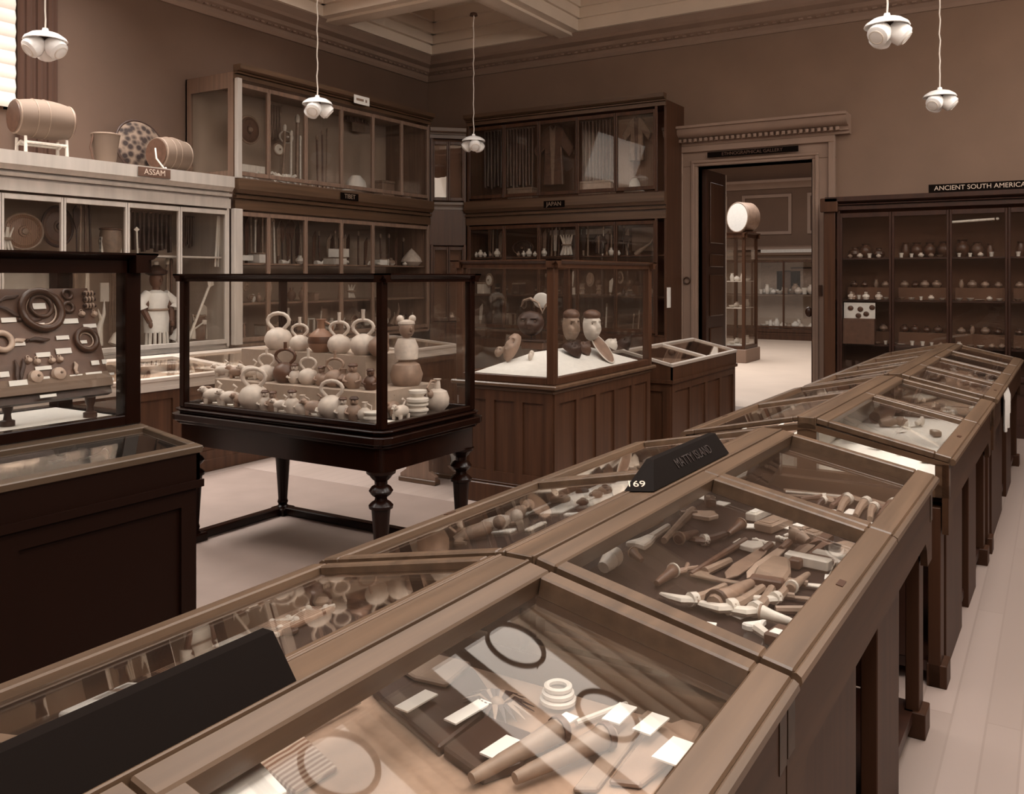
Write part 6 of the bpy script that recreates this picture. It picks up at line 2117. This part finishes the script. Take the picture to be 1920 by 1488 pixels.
# ------------------------------------------------------------ pendant lamps
def lamp(x, y, zb, ang, label):
    """zb: height of the lowest globe"""
    t = thing('pendant_lamp', (x, y, zb), ang)
    zt = ZC - .02 - zb
    zs = .155
    pts = [(.004 * math.sin(i * 1.7), .004 * math.cos(i * 2.3), zs + .03 + (zt - zs - .03) * i / 24) for i in range(25)]
    pts[0] = (0, 0, zs + .02)
    M().tube(pts, .006, 6).build('cord', 'cream', t)
    M().lathe([(0, zt - .03), (.05, zt - .03), (.04, zt), (0, zt + .015)], 14).build('ceiling_cup', 'brown', t)
    M().lathe([(0, .165), (.03, .162), (.09, .145), (.13, .118), (.142, .098), (.138, .094), (.12, .112), (.085, .135), (.03, .15), (0, .15)], 28).build('reflector', 'opal', t)
    M().lathe([(0, .185), (.018, .183), (.024, .16), (.03, .155), (0, .155)], 14).build('cap', 'opal', t)
    M().lathe([(0, .05), (.016, .055), (.02, .075), (.014, .09), (.04, .12), (.045, .148), (0, .148)], 14).build('lamp_holder', 'metal_dark', t)
    for k in range(3):
        a = k * 2 * PI / 3
        c = Vector((math.cos(a) * .072, math.sin(a) * .072, .048))
        d = Vector((math.cos(a) * .75, math.sin(a) * .75, -.66))
        zq = d.to_track_quat('Z', 'Y').to_matrix().to_4x4()
        m = M()
        m.T = Matrix.Translation(c) @ zq
        m.lathe([(0, -.07), (.03, -.07), (.058, -.035), (.072, .01), (.068, .045), (.044, .062), (0, .064)], 18)
        m.build('glass_shade', 'opal', t)
        m = M()
        m.T = Matrix.Translation(c) @ zq
        m.torus((0, 0, .058), .044, .006, 18, 6)
        m.build('shade_rim', 'cream', t)
    reg(t, label, 'lamp')


for px, py, D_, ang, lab in ((85, 103, 3.12, .4, 'pendant lamp with globes in front of the bright window blind'), (595, 215, 3.12, .9, 'pendant lamp with globes in front of the window-side tall case'), (888, 280, 3.12, 1.3, 'pendant lamp with globes hanging at the room corner'),
                         (1663, 78, 3.12, .1, 'big pendant lamp with globes against the plain wall, higher of two'), (1762, 202, 3.12, 2.2, 'pendant lamp with globes against the plain wall over the pot case')):
    p = atz(px, py, D_)
    lamp(p.x, p.y, D_, ang, lab)

# --------------------------------------------------------------- far room
t = glass_case('tall_glass_case', -5.38, -4.93, 16.18, 17.0, .25, 2.42, 'wood_z', .06, .06, .1, .04)
m = M().box(-.26, .26, -.45, .45, -.25, -.001)
m.build('plinth', 'stone_trim', t, bevel=.01)
M().box(-.165, .165, -.35, .35, .06, .075).build('case_floor', 'bed_white', t, flat=True)
for z in (.75, 1.25):
    M().box(-.165, .165, -.35, .35, z, z + .012).build('shelf', 'cream', t, flat=True)
reg(t, 'tall slim glass case with the big drum on top, in the room beyond', 'display case')
t = thing('round_drum', (-5.07, 16.58, 2.4205), -.5)
m = M()
m.tube([(0, -.17, .29), (0, -.15, .29), (0, .12, .29), (0, .16, .29)], [.27, .29, .285, .26], 30)
m.build('shell', 'clay_mid', t)
M().tube([(0, -.176, .29), (0, -.168, .29)], .265, 30).build('drumhead', 'white_cloth', t)
M().torus((0, -.165, .29), .275, .014, 34, 8, 'y').build('hoop', 'tan', t)
M().box(-.2, .2, -.12, .12, 0, .02).build('cradle', 'brown', t)
reg(t, 'big round drum with a pale face on top of the tall slim glass case', 'drum')
rr = random.Random(9)
k = 0
for z in (.3255, 1.0125, 1.5125):
    for i in range(4):
        pot(rr.choice(['round', 'bowl', 'tall']), rr.choice(['bone', 'clay_pale', 'cream']), (-5.23 + .15 * (i % 2), 16.36 + .15 * i, z), .06, '{n} pale pot in the tall slim glass case beyond the doorway[, from the bottom]', k, 'pots in the tall slim glass case')
        k += 1
X0 = -8.6
caseF = wall_case('museum_case', (X0, 22.6, 0), 0, 4.6, .7, [(.3, 2.0, [.05, 1.2, 1.9, 2.7, 3.5, 4.55])], [(2.02, 2.2, .08)], 'wood_z', base=True, backing='backing', shelves=[(1.15, .04, 4.56, .6)], top=2.18)
reg(caseF, 'wall case of pale curios against the end of the room beyond', 'display case')
k = 0
for x in range(26):
    px = 1428 + x * 3.9
    for zz, row in ((1.1515, 'upper shelf'), (.2815, 'case floor')):
        if (x + (zz > 1)) % 3 == 0:
            continue
        p = aty(px, 560, 22.9)
        pot(rr.choice(['round', 'tall', 'big', 'beaker', 'bowl']), rr.choice(['bone', 'cream', 'clay_pale', 'white_cloth', 'tan']), (p.x, 22.85 + .12 * (x % 3), zz), rr.uniform(.07, .11), '{n} pale curio on the %s of the far room wall case[, from the doorway]' % row, px, 'curios in the far wall case')
for i, (px, w, hh, mt, lab) in enumerate(((1448, .30, 1.0, 'tan', 'tan hung cloth'), (1478, .3, .7, 'brown', 'brown hung skin'), (1506, .32, .8, 'clay_mid', 'pale brown mat'))):
    p = aty(px, 520, 23.22)
    t = thing('hung_mat', (p.x, 23.25, 1.17))
    M().box(-w, w, -.012, .012, 0, hh * .8).build('mat', mt, t, flat=True)
    M().tube([(-w, 0, hh * .8), (w, 0, hh * .8)], .016, 8).build('rail', 'dark', t)
    reg(t, '%s at the back of the wall case in the room beyond' % lab, 'mat')
# linoleum runner beyond the row, darker than the boards
t = thing('floor_mat', (-3.6, 1.0, 0))
M().box(-2.2, 1.75, -4.2, 4.12, .0005, .006).build('mat', 'cork', t, flat=True)
reg(t, 'large plain brown linoleum mat under the pottery table', 'mat')
settle()

SC.cycles.max_bounces = 12
SC.cycles.transparent_max_bounces = 48
SC.cycles.diffuse_bounces = 4
SC.cycles.glossy_bounces = 4
SC.cycles.caustics_reflective = False
SC.cycles.caustics_refractive = False
SC.cycles.use_denoising = True
SC.cycles.sample_clamp_indirect = 6
vs = SC.view_settings
vs.view_transform = 'Standard'
vs.look = 'None'
vs.gamma = 1.0
vs.use_curve_mapping = False
vs.exposure = 1.0
bpy.context.view_layer.update()
